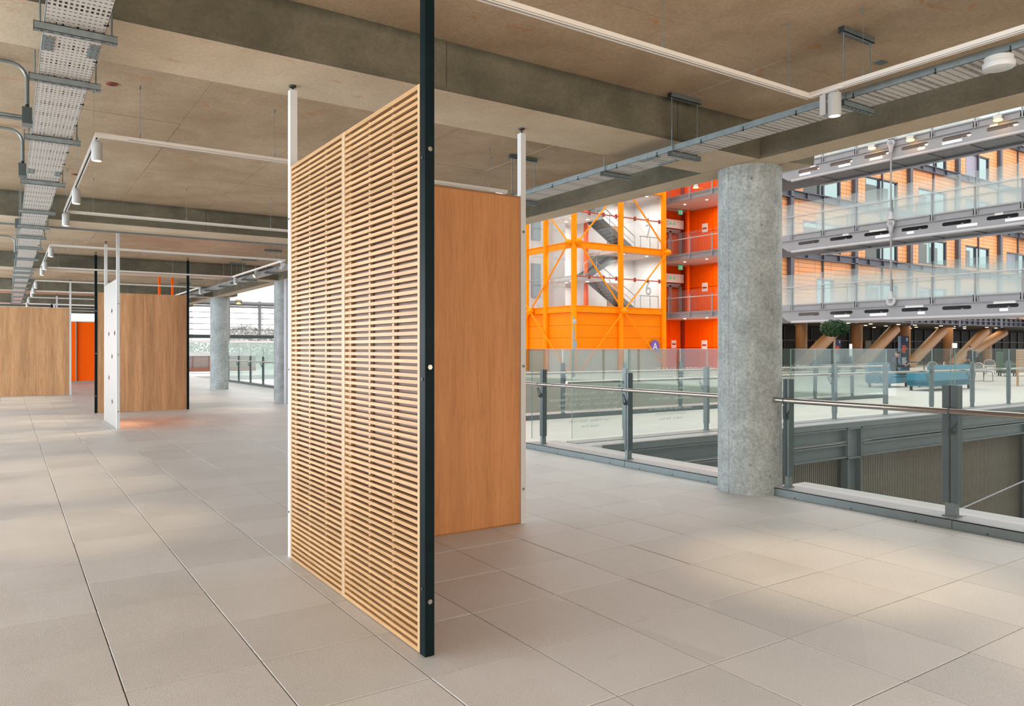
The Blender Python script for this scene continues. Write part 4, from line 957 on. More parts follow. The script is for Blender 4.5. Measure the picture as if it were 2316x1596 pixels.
for i, z in enumerate((4.10, 8.2, 12.35)):
    nm = ['lowest', 'middle', 'topmost'][i]
    wk = thing('walkway', nm + ' grey steel walkway along the red orange wall, left of the column', 'walkway', (41.5, 35, z), 'walkways along the orange wall')
    MB().box(40.05, XO, 31.5, 39.7, z - .40, z - .36).build('soffit', M_SOFFIT, wk); MB().box(40.05, XO, 31.5, 39.7, z - .12, z).build('deck', M_GREYL, wk)
    f = MB().box(40.1, 40.12, 31.5, 38.8, z - .36, z); f.box(40.0, 40.12, 31.5, 38.8, z - .03, z + .02); f.box(40.0, 40.12, 31.5, 38.8, z - .42, z - .37)
    for y in (31.6, 33.75, 35.7, 37.65): f.box(39.96, 40.1, y - .06, y + .06, z - .4, z + .0)
    f.build('edge_channel', M_BRIDGE, wk)
    MB().box(40.05, 43.7, 38.75, 38.85, z - .4, z).build('end_beam', M_DKSTEEL, wk)
    for y in (33.75, 35.7, 37.65): MB().box(39.98, 40.04, y - .035, y + .035, z, z + 1.22).build('post', M_BRIDGE, wk)
    for y in (31.6, 33.75, 35.7): MB().box(40.0, 40.015, y + .05, y + 1.9, z + .05, z + 1.5).build('pane', M_GLASST, wk)
    MB().tube((39.93, 31.5, z + 1.02), (39.93, 38.7, z + 1.02), .032, 8).build('handrail', M_BRTUBE, wk, True)
    l = bpy.data.lights.new('walkway_lamp', 'AREA'); l.size = 2; l.energy = 170; l.color = (1, .86, .7); lo = bpy.data.objects.new('walkway_lamp', l); C.objects.link(lo); lo.parent = wk; lo.location = (.6, 0, -.46)
    for y in (33.2, 35.2, 37.2): MB().lathe((41.2, y, z - .43), [(.08, 0), (.08, .03)], 10).build('downlight', M_DOWN, wk)
    MB().tube((43.1, 38.6, z), (43.1, 38.6, z + 4.0), .13, 10).build('support_column', M_REDOR, wk, True)
    if i == 0 or i == 1:
        dr = thing('double_door', ['lower', 'upper'][i] + ' glazed double door with a white sign box over it, beside the tower', 'door', (42.0, 39.5, z), 'walkway doors')
        xa, xb = 40.95, 43.3
        m = MB().box(xa, xa + .12, 39.4, 39.6, z, z + 2.3); m.box(xb - .12, xb, 39.4, 39.6, z, z + 2.3); m.box(xa, xb, 39.4, 39.6, z + 2.2, z + 2.34); m.build('door_frame', M_BRIDGE, dr)
        for a, b_ in ((xa + .12, (xa + xb) / 2 - .02), ((xa + xb) / 2 + .02, xb - .12)):
            lf = MB().box(a, a + .09, 39.45, 39.52, z + .02, z + 2.2); lf.box(b_ - .09, b_, 39.45, 39.52, z + .02, z + 2.2); lf.box(a, b_, 39.45, 39.52, z + .02, z + .15); lf.box(a, b_, 39.45, 39.52, z + 2.1, z + 2.2)
            d = lf.build('door_leaf', M_BRIDGE, dr); MB().box(a + .09, b_ - .09, 39.48, 39.49, z + .15, z + 2.1).build('door_glass', M_GLASST, d)
            xh = b_ - .12 if a < 42 else a + .12
            MB().tube((xh, 39.40, z + .7), (xh, 39.40, z + 1.5), .02, 8).build('pull_handle', M_STAIN, d)
        sb = thing('door_sign', ['lower', 'upper'][i] + ' white sign box with green escape symbols above the walkway door', 'sign', (42.1, 39.4, z + 2.6), 'door sign boxes')
        MB().box(xa - .1, xb + .1, 39.3, 39.5, z + 2.42, z + 3.06).build('box', M_SIGNW, sb)
        for gx in (41.95, 42.35): MB().tube((gx, 39.30, z + 2.74), (gx, 39.285, z + 2.74), .11, 6).build('symbol', M_GREEN, sb)
        MB().box(41.15, 41.75, 39.285, 39.3, z + 2.55, z + 2.95).build('notice', mat('notice_grey', (.66, .66, .68), .5, noise=.04), sb)
        ex = thing('exit_sign', ['lower', 'upper'][i] + ' green lit exit sign hanging from the walkway soffit', 'sign', (42.0, 38.4, z + 3.5), 'hanging exit signs')
        MB().box(41.85, 42.28, 38.38, 38.42, z + 3.28, z + 3.62).build('panel', M_GREEN, ex); MB().tube((42.06, 38.4, z + 3.62), (42.06, 38.4, z + 3.72), .01, 6).build('stem', M_GREYL, ex)
        sy = MB().prism([(41.91, z + 3.45), (42.0, z + 3.53), (42.0, z + 3.37)], 1, 38.365, 38.38); sy.box(42.0, 42.06, 38.365, 38.38, z + 3.43, z + 3.47); sy.box(42.11, 42.22, 38.365, 38.38, z + 3.33, z + 3.57); sy.build('symbol', M_SIGNW, ex)
for (px, py, lab) in ((1594, 515, 'small white and red notice on the orange wall, upper walkway'), (1594, 649, 'small white and red notice on the orange wall, lower walkway'), (1593, 779, 'small notice on the orange wall just above the glass railing, right one'), (1524, 778, 'small notice on the orange wall just above the glass railing, left one')):
    q = atX(px, py, XO - .01) if px > 1560 else atY(px, py, 39.84)
    t = thing('wall_notice', lab, 'notice', q)
    if px > 1560: MB().box(XO - .02, XO, q.y - .26, q.y + .26, q.z - .32, q.z + .32).build('board', M_SIGNW, t); MB().box(XO - .028, XO - .02, q.y - .2, q.y + .2, q.z - .1, q.z + .02).build('red_band', M_REDDK, t)
    else: MB().box(q.x - .26, q.x + .26, 39.83, 39.85, q.z - .3, q.z + .3).build('board', M_SIGNW, t); MB().box(q.x - .2, q.x + .2, 39.82, 39.83, q.z - .06, q.z + .06).build('red_band', M_REDDK, t)

# ================================================================== FOOTBRIDGES
XB, YBE = 38.6, 27.0
PY_ = [26.70 - 1.95 * k for k in range(10)]
def stadium(y0, y1, z0, z1):
    r = (z1 - z0) / 2; zc = (z0 + z1) / 2; pts = []
    for k in range(7): a = -pi / 2 + pi * k / 6; pts.append((y1 - r + r * cos(a), zc + r * sin(a)))
    for k in range(7): a = pi / 2 + pi * k / 6; pts.append((y0 + r + r * cos(a), zc + r * sin(a)))
    return pts
def footbridge(z, label, lit=False):
    """z = walking level; near girder at XB, far girder at XB + 2.4"""
    b = thing('footbridge', label, 'bridge', (XB, 18, z), 'footbridges crossing the atrium')
    zt, zm, zb = z + .02, z - .32, z - 1.0
    Y1 = 8.0
    slots = []
    for k in range(9):
        ya = 26.30 - 1.965 * k; slots.append(stadium(ya - 1.32, ya, zb + .36, zb + .54))
    MB().plate([(Y1, zb + .06), (26.95, zb + .06), (27.5, zb + .42), (31.4, zb + .42), (31.4, zm), (Y1, zm)], slots, 0, XB, XB + .03).build('slotted_web', M_BRIDGE, b)
    MB().tube((XB + .02, Y1, zb + .03), (XB + .02, 26.75, zb + .03), .075, 12).build('bottom_tube', M_BRTUBE, b, True)
    ys = PY_ + [Y1]
    for a, c_ in zip(ys, ys[1:]):
        m = MB().box(XB - .01, XB + .02, c_ + .09, a - .09, zm, zt - .03); m.box(XB - .07, XB + .02, c_ + .09, a - .09, zt - .05, zt + .012); m.box(XB - .05, XB + .02, c_ + .09, c_ + .13, zm, zt); m.box(XB - .05, XB + .02, a - .13, a - .09, zm, zt)
        m.build('edge_panel', M_BRIDGE, b)
    MB().box(XB - .08, XB + .03, Y1, 31.4, zm - .015, zm + .015).build('ledge', M_BRIDGE, b)
    MB().box(XB - .01, XB + .02, 26.8, 31.4, zm, zt).build('edge_panel', M_BRIDGE, b)
    MB().box(XB + .03, XB + 2.38, Y1, 31.4, z - .12, z).build('deck', M_BRIDGE, b)
    MB().box(XB + 2.38, XB + 2.41, Y1, 31.4, zb + .06, zt).build('far_web', M_BRIDGE, b)
    MB().box(XB + .9, XB + 2.3, Y1, 26.0, zb + .14, zb + .18).build('service_tray', M_STAIRG, b)
    MB().tube((XB + 2.4, Y1, zb + .03), (XB + 2.4, 26.4, zb + .03), .075, 10).build('bottom_tube', M_BRTUBE, b, True)
    cr = MB()
    for y in [25.4 - 1.965 * k for k in range(9)]: cr.bar((XB + .03, y, zb + .25), (XB + 2.38, y, zb + .25), .09, .34)
    cr.build('cross_beams', M_STAIRG, b)
    for y in PY_:
        MB().box(XB - .06, XB - .01, y - .032, y + .032, zm, z + 1.05).build('post', M_BRIDGE, b); MB().box(XB + 2.40, XB + 2.45, y - .032, y + .032, z, z + 1.25).build('post', M_GREYL, b)
    for a, c_ in zip(ys, ys[1:]):
        MB().box(XB + .02, XB + .032, c_ + .02, a - .02, z + .03, z + 1.80).build('pane', M_GLASSB, b)
        MB().box(XB + 2.36, XB + 2.372, c_ + .02, a - .02, z + .03, z + 1.70).build('pane', M_GLASSB, b)
    MB().box(XB + .02, XB + .032, PY_[0] + .02, 28.6, z + .03, z + 1.80).build('pane', M_GLASSB, b)
    for x, dz in ((XB - .09, 1.05), (XB + 2.25, 1.05)): MB().tube((x, Y1, z + dz), (x, 30, z + dz), .028, 8).build('handrail', M_BRTUBE, b, True)
    # white number plates stuck round the slots
    rs = random.Random(int(z * 10))
    for k in range(7):
        ya = 26.3 - 1.965 * k
        for up in (0, 1):
            if rs.random() < .4:
                yy = ya - rs.uniform(0, .9); w = rs.choice((.35, .7, .9)); zz = zb + (.56 if up else .20)
                MB().box(XB - .006, XB, yy - w, yy, zz, zz + .13).build('white_sticker', M_SIGNW, b)
    if lit:
        for k in range(7):
            ya = 25.3 - 1.965 * k; MB().lathe((XB + .55, ya, zb + .52), [(.10, 0), (.10, .03)], 12).build('downlight', M_DOWN, b)
        MB().box(XB + .2, XB + 1.2, Y1, 26.5, zb + .55, zb + .57).build('light_shelf', M_SOFFIT, b)
    return b
footbridge(4.05, 'lowest grey footbridge with glass sides and slotted girder, over the lobby')
footbridge(8.15, 'middle grey footbridge with glass sides, between two others')
footbridge(12.30, 'topmost footbridge with lit slots and orange floodlights under the edge beam', True)
for px, py, s in ((1972, 331, 'left'), (2059, 312, 'middle'), (2257, 266, 'right')):
    q = atX(px, py, XB - .35); f = thing('floodlight', s + ' of three amber floodlights on the topmost footbridge', 'floodlight', q, 'floodlights on the topmost footbridge')
    MB().lathe((q.x, q.y, q.z - .08), [(.10, .22), (.20, .14), (.22, 0), (.20, -.01)], 16).build('housing', M_STAIN, f, True); MB().lathe((q.x, q.y, q.z - .14), [(.17, 0), (.19, .05)], 16).build('lens', M_FLOOD, f)
    MB().bar((q.x, q.y, q.z + .1), (XB, q.y - .1, q.z + .05), .05, .05).build('bracket', M_GREYL, f)
    l = bpy.data.lights.new('flood', 'POINT'); l.energy = 5; l.color = (1, .5, .12); l.shadow_soft_size = .15; lo = bpy.data.objects.new('flood', l); C.objects.link(lo); lo.parent = f; lo.location = (-.1, 0, -.3)
q = atX(1578, 421, 40.0); f = thing('floodlight', 'single amber floodlight on the topmost walkway, left of the column', 'floodlight', q)
MB().lathe((q.x - .2, q.y, q.z - .08), [(.10, .22), (.20, .14), (.22, 0), (.20, -.01)], 16).build('housing', M_STAIN, f, True); MB().lathe((q.x - .2, q.y, q.z - .14), [(.17, 0), (.19, .05)], 16).build('lens', M_FLOOD, f); MB().bar((q.x - .2, q.y, q.z + .1), (40.05, q.y, q.z + .1), .05, .05).build('bracket', M_GREYL, f)
# hanger rods with forged eyes
hg = thing('bridge_hanger', 'grey steel hanger rod with forged eye joints carrying the three footbridges', 'hanger', (XB - .14, 20.85, 4))
hp = [V((XB - .14, 20.86, z)) for z in (3.98, 8.10, 12.25)]
for a, c_ in zip(hp, hp[1:] + [V((XB - .14, 20.86, 19))]): MB().tube(a + V((0, 0, .25)), c_ - V((0, 0, .25)), .045, 10).build('rod', M_BRIDGE, hg, True)
for i, q in enumerate(hp):
    m = MB(); m.tube(q + V((-.05, 0, -.1 if i else 0)), q + V((.1, 0, -.1 if i else 0)), .24 if i == 0 else .19, 20)
    m.tube(q + V((0, 0, .1)), q + V((0, 0, .5)), .16, 10, .06)
    if i: m.tube(q - V((0, 0, .2)), q - V((0, 0, .6)), .16, 10, .06)
    e = m.build('eye_joint', M_BRTUBE, hg, True)
    MB().tube(q + V((-.09, 0, -.1 if i else 0)), q + V((-.05, 0, -.1 if i else 0)), .09, 14).build('pin', M_BRIDGE, e)
for y, zz in ((28.4, 17),):
    t = thing('bridge_hanger', 'thin hanger rod just right of the round column', 'hanger', (XB - .1, y, 4)); MB().tube((XB - .1, y, 4), (XB - .1, y, zz), .035, 8).build('rod', M_BRIDGE, t)
    for z in (7.0, 11.1): MB().tube((XB - .1, y, z - .5), (XB - .1, y, z + .1), .04, 8, .11).build('socket', M_STAIRG, t, True)

# ================================================================== TERRACOTTA FACADE AND LOBBY
YF = 31.45
fc = thing('facade', 'terracotta plank clad facade with grey steel frame and tall windows', 'building', (62, YF, 0))
WINS = [(46.72, 51.25, 12.4, 14.6), (54.41, 58.98, 12.4, 14.6), (62.06, 66.61, 12.4, 14.6), (69.85, 74.22, 12.4, 14.6), (77.6, 81, 12.4, 14.6), (63.71, 66.61, 16.35, 18.6), (69.85, 74.22, 16.5, 18.6), (54.41, 58.98, 16.4, 18.6),
        (46.72, 51.25, 8.4, 10.5), (54.41, 58.98, 8.35, 10.5), (62.06, 66.61, 8.45, 10.5), (69.85, 74.22, 8.6, 10.5), (77.6, 81.5, 8.6, 10.45), (48.3, 50.4, 4.4, 6.5), (54.41, 58.98, 4.4, 6.5), (62.06, 66.61, 4.4, 6.5), (69.85, 74.22, 4.4, 6.5)]
holes = [[(a, z0), (b_, z0), (b_, z1), (a, z1)] for a, b_, z0, z1 in WINS]
MB().plate([(43.9, 3.9), (125, 3.9), (125, 22), (43.9, 22)], holes, 1, YF, YF + .25).build('cladding', M_CLAD, fc)
for i, (a, b_, z0, z1) in enumerate(WINS):
    m = MB(); mid = a + (b_ - a) * (.45 if i % 2 else .55)
    for x in (a, mid - .06, b_ - .12): m.box(x, x + .12, YF + .02, YF + .22, z0, z1)
    m.box(a, b_, YF + .02, YF + .22, z0, z0 + .10); m.box(a, b_, YF + .02, YF + .22, z1 - .1, z1)
    w = m.build('window', M_DKSTEEL, fc)
    MB().box(a + .12, mid - .06, YF + .12, YF + .14, z0 + .1, z1 - .1).build('window_glass', M_BLIND if i in (3, 6, 12) else M_WIN, w); MB().box(mid + .06, b_ - .12, YF + .12, YF + .14, z0 + .1, z1 - .1).build('window_glass', M_WIN, w)
    MB().box(a, b_, YF + 1.6, YF + 1.62, z0, z1).build('room_back', mat('room_back', (.10, .11, .11), .6, noise=.5, scale=.5), w)
    if i % 3 == 1: MB().box(mid + .3, b_ - .5, YF + .5, YF + .52, z0 + .1, z1 - .5).build('blind', M_WALLW, w)
for x in [45.1 + 7.7 * k for k in range(10)]: MB().box(x - .19, x + .19, YF - .30, YF - .02, 3.4, 22).build('steel_column', M_DKSTEEL, fc)
for x in [48.95 + 7.7 * k for k in range(10)]: MB().box(x - .06, x + .06, YF - .12, YF - .02, 3.9, 22).build('mullion', M_DKSTEEL, fc)
for z in (8.02, 12.12, 16.2, 20.3):
    m = MB().box(43.9, 125, YF - .16, YF - .12, z - .24, z + .24); m.box(43.9, 125, YF - .30, YF - .02, z + .20, z + .26); m.box(43.9, 125, YF - .30, YF - .02, z - .26, z - .20)
    for k in range(24): m.box(44.9 + k * 1.925, 44.96 + k * 1.925, YF - .3, YF - .1, z - .24, z + .24)
    m.build('floor_beam', M_DKSTEEL, fc)
m = MB().box(43.9, 125, YF - .18, YF - .12, 3.62, 4.25)
for z in (3.56, 3.9, 4.24): m.box(43.9, 125, YF - .34, YF - .06, z, z + .06)
for k in range(48): m.box(44.2 + k * .98, 44.26 + k * .98, YF - .32, YF - .1, 3.6, 4.25)
m.build('fascia_beam', M_DKSTEEL, fc)
m = MB().box(80.2, 80.6, YF - 1.2, YF - .6, 0, 22); m.box(80.2, 125, YF - 1.2, YF - .9, 15.6, 16.1); m.box(80.2, 125, YF - 1.2, YF - .9, 11.5, 12.0); m.box(80.2, 125, YF - 1.2, YF - .9, 7.5, 8); m.build('outer_frame', M_DKSTEEL, fc)
sf = MB().box(43.9, 125, YF - .1, 46, 3.50, 3.58).build('ceiling.001', mat('lobby_soffit', (.055, .05, .04), .6, noise=.2, scale=.8)); tag(sf, 'dark soffit of the lobby under the terracotta facade', 'ceiling', kind='structure')
lw = thing('wall_lobby', 'dark glazed wall at the back of the lobby with thin mullions', 'wall', (60, 41, 0), kind='structure')
MB().box(43.9, 125, 41, 41.1, 0, 3.5).build('dark_glass', M_DARK, lw)
for k in range(40): MB().box(44 + 2 * k, 44.08 + 2 * k, 40.9, 41, 0, 3.5).build('mullion', M_DKSTEEL, lw)
MB().box(43.9, 125, 40.9, 41, 2.25, 2.33).build('transom', M_DKSTEEL, lw)
for x, w_ in ((56.5, 1.0), (62.3, 1.3), (70.5, 1.0), (77, 1.6), (50, .9)): MB().box(x, x + w_, 40.7, 40.9, 0, 2.3).build('pale_panel', mat('lobby_pale', (.30, .27, .22), .6, noise=.2), lw)
MB().box(43.9, 44.1, YF, 41, -.3, 3.5).build('side_wall', M_DARK, lw)
for i, x in enumerate((47.18, 54.07, 60.9, 67.75, 74.75)):
    x *= 34.0 / 31.9
    o = MB().tube((x, 34.0, 0), (x, 34.0, 3.49), .42, 20).build('timber_column', M_GLULAM, None, True, (x, 34.0, 0)); tag(o, ORD[i].replace('nearest', 'first') + ' upright timber column of the lobby, counted from the round concrete column', 'column', 'upright timber columns of the lobby')
for i, (xa, xb) in enumerate(((49.43, 51.6), (56.72, 60.1), (64.0, 67.7), (71.35, 75.3), (73.08, 79.4))):
    za = 1.54; zb_ = 3.5; ys_ = 31.9 if i < 4 else 32.85; xa *= ys_ / 31.9; xb *= ys_ / 31.9; xa2 = xa - (xb - xa) * za / (zb_ - za)
    if i == 0: xa2, xb = 46.6, 52.3
    f_e = .88
    o = MB().tube((xa2, ys_, .0), (xa2 + (xb - xa2) * f_e, ys_, 3.5 * f_e), .42, 18).build('timber_strut', M_GLULAM, None, True, (xa2, ys_, 0)); tag(o, ORD[i].replace('nearest', 'first') + ' slanting timber strut of the lobby, counted from the round concrete column', 'strut', 'slanting timber struts of the lobby')
for lx in (47, 53, 59, 65, 71, 77):
    l = bpy.data.lights.new('lobby_lamp', 'AREA'); l.size = 2.5; l.energy = 55; l.color = (1, .78, .52); lo = bpy.data.objects.new('lobby_lamp', l); C.objects.link(lo); lo.location = (lx + 1, 33.6, 3.44)
for k in range(34):
    x = 46 + (k % 12) * 3.0 + random.uniform(-.5, .5); y = 32.6 + (k // 12) * 2.6 + random.uniform(-.4, .4)
    o = MB().lathe((x, y, 3.47), [(.13, 0), (.13, .03)], 10).build('downlight', M_DOWN, None, False, (x, y, 3.47)); tag(o, 'small round warm downlight in the dark lobby soffit', 'downlight', 'downlights in the lobby soffit')

# ================================================================== LOBBY FURNITURE, TREE, SIGNS, PEOPLE
def cushion(m, x0, x1, y0, y1, z0, z1, ch=.05): return m.box(x0, x1, y0, y1, z0, z1, ch)
def sofa(label, c, rz, w=1.9, d=.85, back=.86, mat_=M_BLUE):
    t = thing('sofa', label, 'sofa', c); t.rotation_euler.z = rz
    def part(nm, m, mm=mat_):
        o = bpy.data.objects.new(nm, m.mesh(nm, mm)); C.objects.link(o); o.parent = t; return o
    part('base', MB().box(-w / 2, w / 2, -d / 2, d / 2, .16, .40, .03)); part('seat', MB().box(-w / 2 + .14, w / 2 - .14, -d / 2, d / 2 - .18, .40, .50, .04))
    part('backrest', MB().box(-w / 2, w / 2, d / 2 - .2, d / 2, .16, back, .04))
    for s in (-1, 1): part('armrest', MB().box(s * w / 2 - (.14 if s > 0 else 0), s * w / 2 + (0 if s > 0 else .14), -d / 2, d / 2 - .19, .16, .66, .04))
    for sx in (-1, 1):
        for sy in (-1, 1): part('leg', MB().box(sx * (w / 2 - .12) - .035, sx * (w / 2 - .12) + .035, sy * (d / 2 - .1) - .035, sy * (d / 2 - .1) + .035, 0, .17), M_BLACKPL)
    return t
pR = V((29.15, 14.0, 0)); sofa('turquoise sofa seen from behind, behind the tinted railing post', (29.3, 14.05, 0), radians(180 + 3), 3.3, .9, .92)
sofa('turquoise sofa with a person in dark clothes sitting on it', (29.55, 16.15, 0), radians(6), 1.75, .95, .95)
def table(label, c, w, d, h, mm=M_TABLE):
    t = thing('side_table', label, 'table', c)
    MB().box(c[0] - w / 2, c[0] + w / 2, c[1] - d / 2, c[1] + d / 2, h - .04, h, .006).build('table_top', mm, t)
    for sx in (-1, 1):
        for sy in (-1, 1): MB().box(c[0] + sx * (w / 2 - .06) - .02, c[0] + sx * (w / 2 - .06) + .02, c[1] + sy * (d / 2 - .06) - .02, c[1] + sy * (d / 2 - .06) + .02, 0, h - .04).build('leg', M_BLACKPL, t)
    return t
table('low pale table between the two turquoise sofas', (30.85, 15.17, 0), 1.0, .55, .42)
q = atD(2040, 789, 42); table('dark dining table behind the sitting person', (q.x + 2.5, q.y + 1.0, 0), 2.2, 1.0, .74, M_DARK)
def wire_chair(label, c, rz):
    t = thing('wire_chair', label, 'chair', c, 'pale bent tube chairs'); t.rotation_euler.z = rz
    def part(nm, m, mm=M_TABLE):
        o = bpy.data.objects.new(nm, m.mesh(nm, mm)); C.objects.link(o); o.parent = t; return o
    part('seat', MB().box(-.24, .24, -.24, .24, .43, .47, .015), M_STAIRG)
    part('back_frame', MB().path([(-.26, .22, .45), (-.27, .26, .70)] + [(-.27 * cos(a), .27, .70 + .16 * sin(a)) for a in [pi * k / 8 for k in range(1, 8)]] + [(.27, .26, .70), (.26, .22, .45)], .018, 6))
    part('backrest', MB().box(-.20, .20, .25, .27, .55, .78, .008), M_STAIRG)
    for s in (-1, 1): part('sled_leg', MB().path([(s * .24, -.22, .44), (s * .25, -.26, .01), (s * .25, .26, .01), (s * .24, .22, .44)], .014, 6), M_BLACKPL)
    return t
for px, py, rz, lab in ((2150, 858, .3, 'bent tube chair showing over the left half of the turquoise sofa back'), (2118, 856, -.4, 'bent tube chair showing at the left end of the turquoise sofa back'), (2225, 862, 1.2, 'bent tube chair right of the turquoise sofa, nearest the glass'), (2240, 846, -1.0, 'bent tube chair farther right beyond the turquoise sofa')):
    w = atZ(px, py, 0); wire_chair(lab, w, rz)
w = atZ(2278, 850, 0); t = sofa('green lounge chair near the right edge behind the glass', w, radians(30), 1.0, .9, 1.35, M_GREENCH)
w = atZ(2318, 872, 0); t = thing('timber_bench', 'ochre slatted timber high backed bench at the right edge', 'bench', w)
for k in range(9): MB().box(w.x - .75, w.x + 1.2, w.y - .02, w.y + .02, .55 + .105 * k, .645 + .105 * k, .004).build('back_slat', M_SLAT, t)
for k in range(4): MB().box(w.x - .75, w.x + 1.2, w.y - .5 + .12 * k, w.y - .4 + .12 * k, .40, .43, .004).build('seat_slat', M_SLAT, t)
for x in (-.7, 1.12):
    for y in (-.47, 0): MB().box(w.x + x, w.x + x + .07, w.y + y - .03, w.y + y + .03, 0, 1.45 if y == 0 else .4).build('leg', M_SLAT, t)
# totems
def totem(label, px, D, ztop, num):
    c = atD(px, 789, D); t = thing('totem_sign', label, 'sign', (c.x, c.y, 0), 'dark wayfinding totems'); t.rotation_euler.z = -YAW
    def part(nm, m, mm):
        o = bpy.data.objects.new(nm, m.mesh(nm, mm)); C.objects.link(o); o.parent = t; return o
    part('panel', MB().box(-.16, .28, -.05, .05, 0, ztop, .004), M_NAVY); part('edge_strip', MB().box(-.26, -.162, -.05, .05, 0, ztop, .004), M_SLATE)
    m = MB()
    for i, w_ in enumerate((.20, .27, .24, .18, .22)): m.box(-.10, -.10 + w_, -.056, -.051, ztop - .55 - i * .085, ztop - .50 - i * .085)
    o = part('orange_lines', m, M_ORTXT)
    m = MB()
    for i, w_ in enumerate((.24, .20, .26, .22, .18, .2)): m.box(-.10, -.10 + w_, -.056, -.051, ztop - 1.20 - i * .085, ztop - 1.16 - i * .085)
    part('white_lines', m, M_SIGNW)
    ORG[t.name] = V((0, 0, 0)); text('numeral', num, M_SIGNW, .24, (.17, -.055, ztop - .27), (pi / 2, 0, 0), t)
totem('dark totem sign with white 5 and orange lines, behind the sitting person', 2043, 40, 2.20, '5')
totem('farther dark totem sign with white 5, behind the small tree', 1893, 56, 2.22, '5')
w = atD(2159, 789, 45); t = thing('white_board', 'white board on a stand above the turquoise sofa', 'board', (w.x, w.y, 0)); MB().box(w.x - .28, w.x + .28, w.y - .02, w.y + .02, 1.56, 1.86, .004).build('board', M_SIGNW, t); MB().tube((w.x, w.y, 0), (w.x, w.y, 1.56), .025, 8).build('stand', M_BLACKPL, t); MB().lathe((w.x, w.y, 0), [(.2, 0), (.2, .03), (.03, .04)], 12).build('foot', M_BLACKPL, t)
w = atD(1924, 789, 52); t = thing('white_board', 'small pale board on a stand left of the slanting strut', 'board', (w.x, w.y, 0)); MB().box(w.x - .16, w.x + .16, w.y - .02, w.y + .02, 1.0, 1.86, .004).build('board', M_SIGNW, t); MB().tube((w.x, w.y, 0), (w.x, w.y, 1.0), .025, 8).build('stand', M_BLACKPL, t); MB().lathe((w.x, w.y, 0), [(.2, 0), (.2, .03), (.03, .04)], 12).build('foot', M_BLACKPL, t)
# clipped tree
w = atD(1887, 789, 40); tr = thing('potted_tree', 'small round headed tree in the lobby, under the lowest footbridge', 'tree', (w.x, w.y, 0))
MB().path([(w.x, w.y, .4), (w.x - .02, w.y, 1.2), (w.x + .03, w.y, 2.0), (w.x, w.y, 2.6)], .055, 8).build('trunk', M_BARK, tr, True)
MB().lathe((w.x, w.y, 0), [(.25, 0), (.32, .45), (.28, .45), (.26, .38)], 16).build('pot', M_DKGREY, tr, True)
rs = random.Random(3); lv = MB(); cc = V((w.x + .02, w.y, 2.62))
core = MB(); core.lathe((cc.x, cc.y, cc.z - .40), [(.1, 0), (.42, .10), (.55, .36), (.42, .62), (.1, .72)], 12); core.build('branches', M_LEAF, tr, True)
for k in range(1500):
    a = rs.uniform(0, 2 * pi); u = rs.uniform(-1, 1); r = rs.uniform(.75, 1.05)
    p_ = cc + V((.72 * r * sqrt(1 - u * u) * cos(a), .72 * r * sqrt(1 - u * u) * sin(a), .46 * r * u)); d = V((rs.uniform(-1, 1), rs.uniform(-1, 1), rs.uniform(-1, 1))).normalized() * .075; e = d.orthogonal().normalized() * .03
    lv.add([p_ - d, p_ + e, p_ + d, p_ - e], [(0, 1, 2, 3)])
tag(lv.build('leaves', M_LEAF, tr), kind='stuff')

def skin_body(name, joints, edges, radii, mat_, parent, root=0):
    me = bpy.data.meshes.new(name); me.from_pydata(joints, edges, []); me.materials.append(mat_)
    o = bpy.data.objects.new(name, me); C.objects.link(o); o.parent = parent
    md = o.modifiers.new('skin', 'SKIN'); md.use_smooth_shade = True
    for v, r in zip(me.skin_vertices[0].data, radii): v.radius = (r, r)
    me.skin_vertices[0].data[root].use_root = True
    sd_ = o.modifiers.new('sub', 'SUBSURF'); sd_.levels = 1; sd_.render_levels = 2
    return o
def hand(name, parent, c, d, nrm, s=1.0):
    """palm with four fingers and a thumb; d = pointing direction, nrm = palm normal"""
    d = V(d).normalized(); nrm = V(nrm).normalized(); sd_ = d.cross(nrm).normalized(); c = V(c)
    J = [c, c + d * .05 * s, ]; E_ = [(0, 1)]; R_ = [.026 * s, .030 * s]
    for k, L_ in enumerate((.060, .070, .066, .050)):
        b_ = c + d * .075 * s + sd_ * (.030 - .020 * k) * s; i = len(J)
        J += [b_, b_ + (d * .8 + nrm * .5) * L_ * .55 * s, b_ + (d * .9 + nrm * 1.2) * L_ * .8 * s]; E_ += [(1, i), (i, i + 1), (i + 1, i + 2)]; R_ += [.011 * s, .009 * s, .008 * s]
    i = len(J); J += [c + d * .03 * s + sd_ * .035 * s, c + d * .06 * s + sd_ * .055 * s + nrm * .02 * s]; E_ += [(0, i), (i, i + 1)]; R_ += [.013 * s, .010 * s]
    return skin_body(name, [tuple(j) for j in J], E_, R_, M_SKIN, parent)
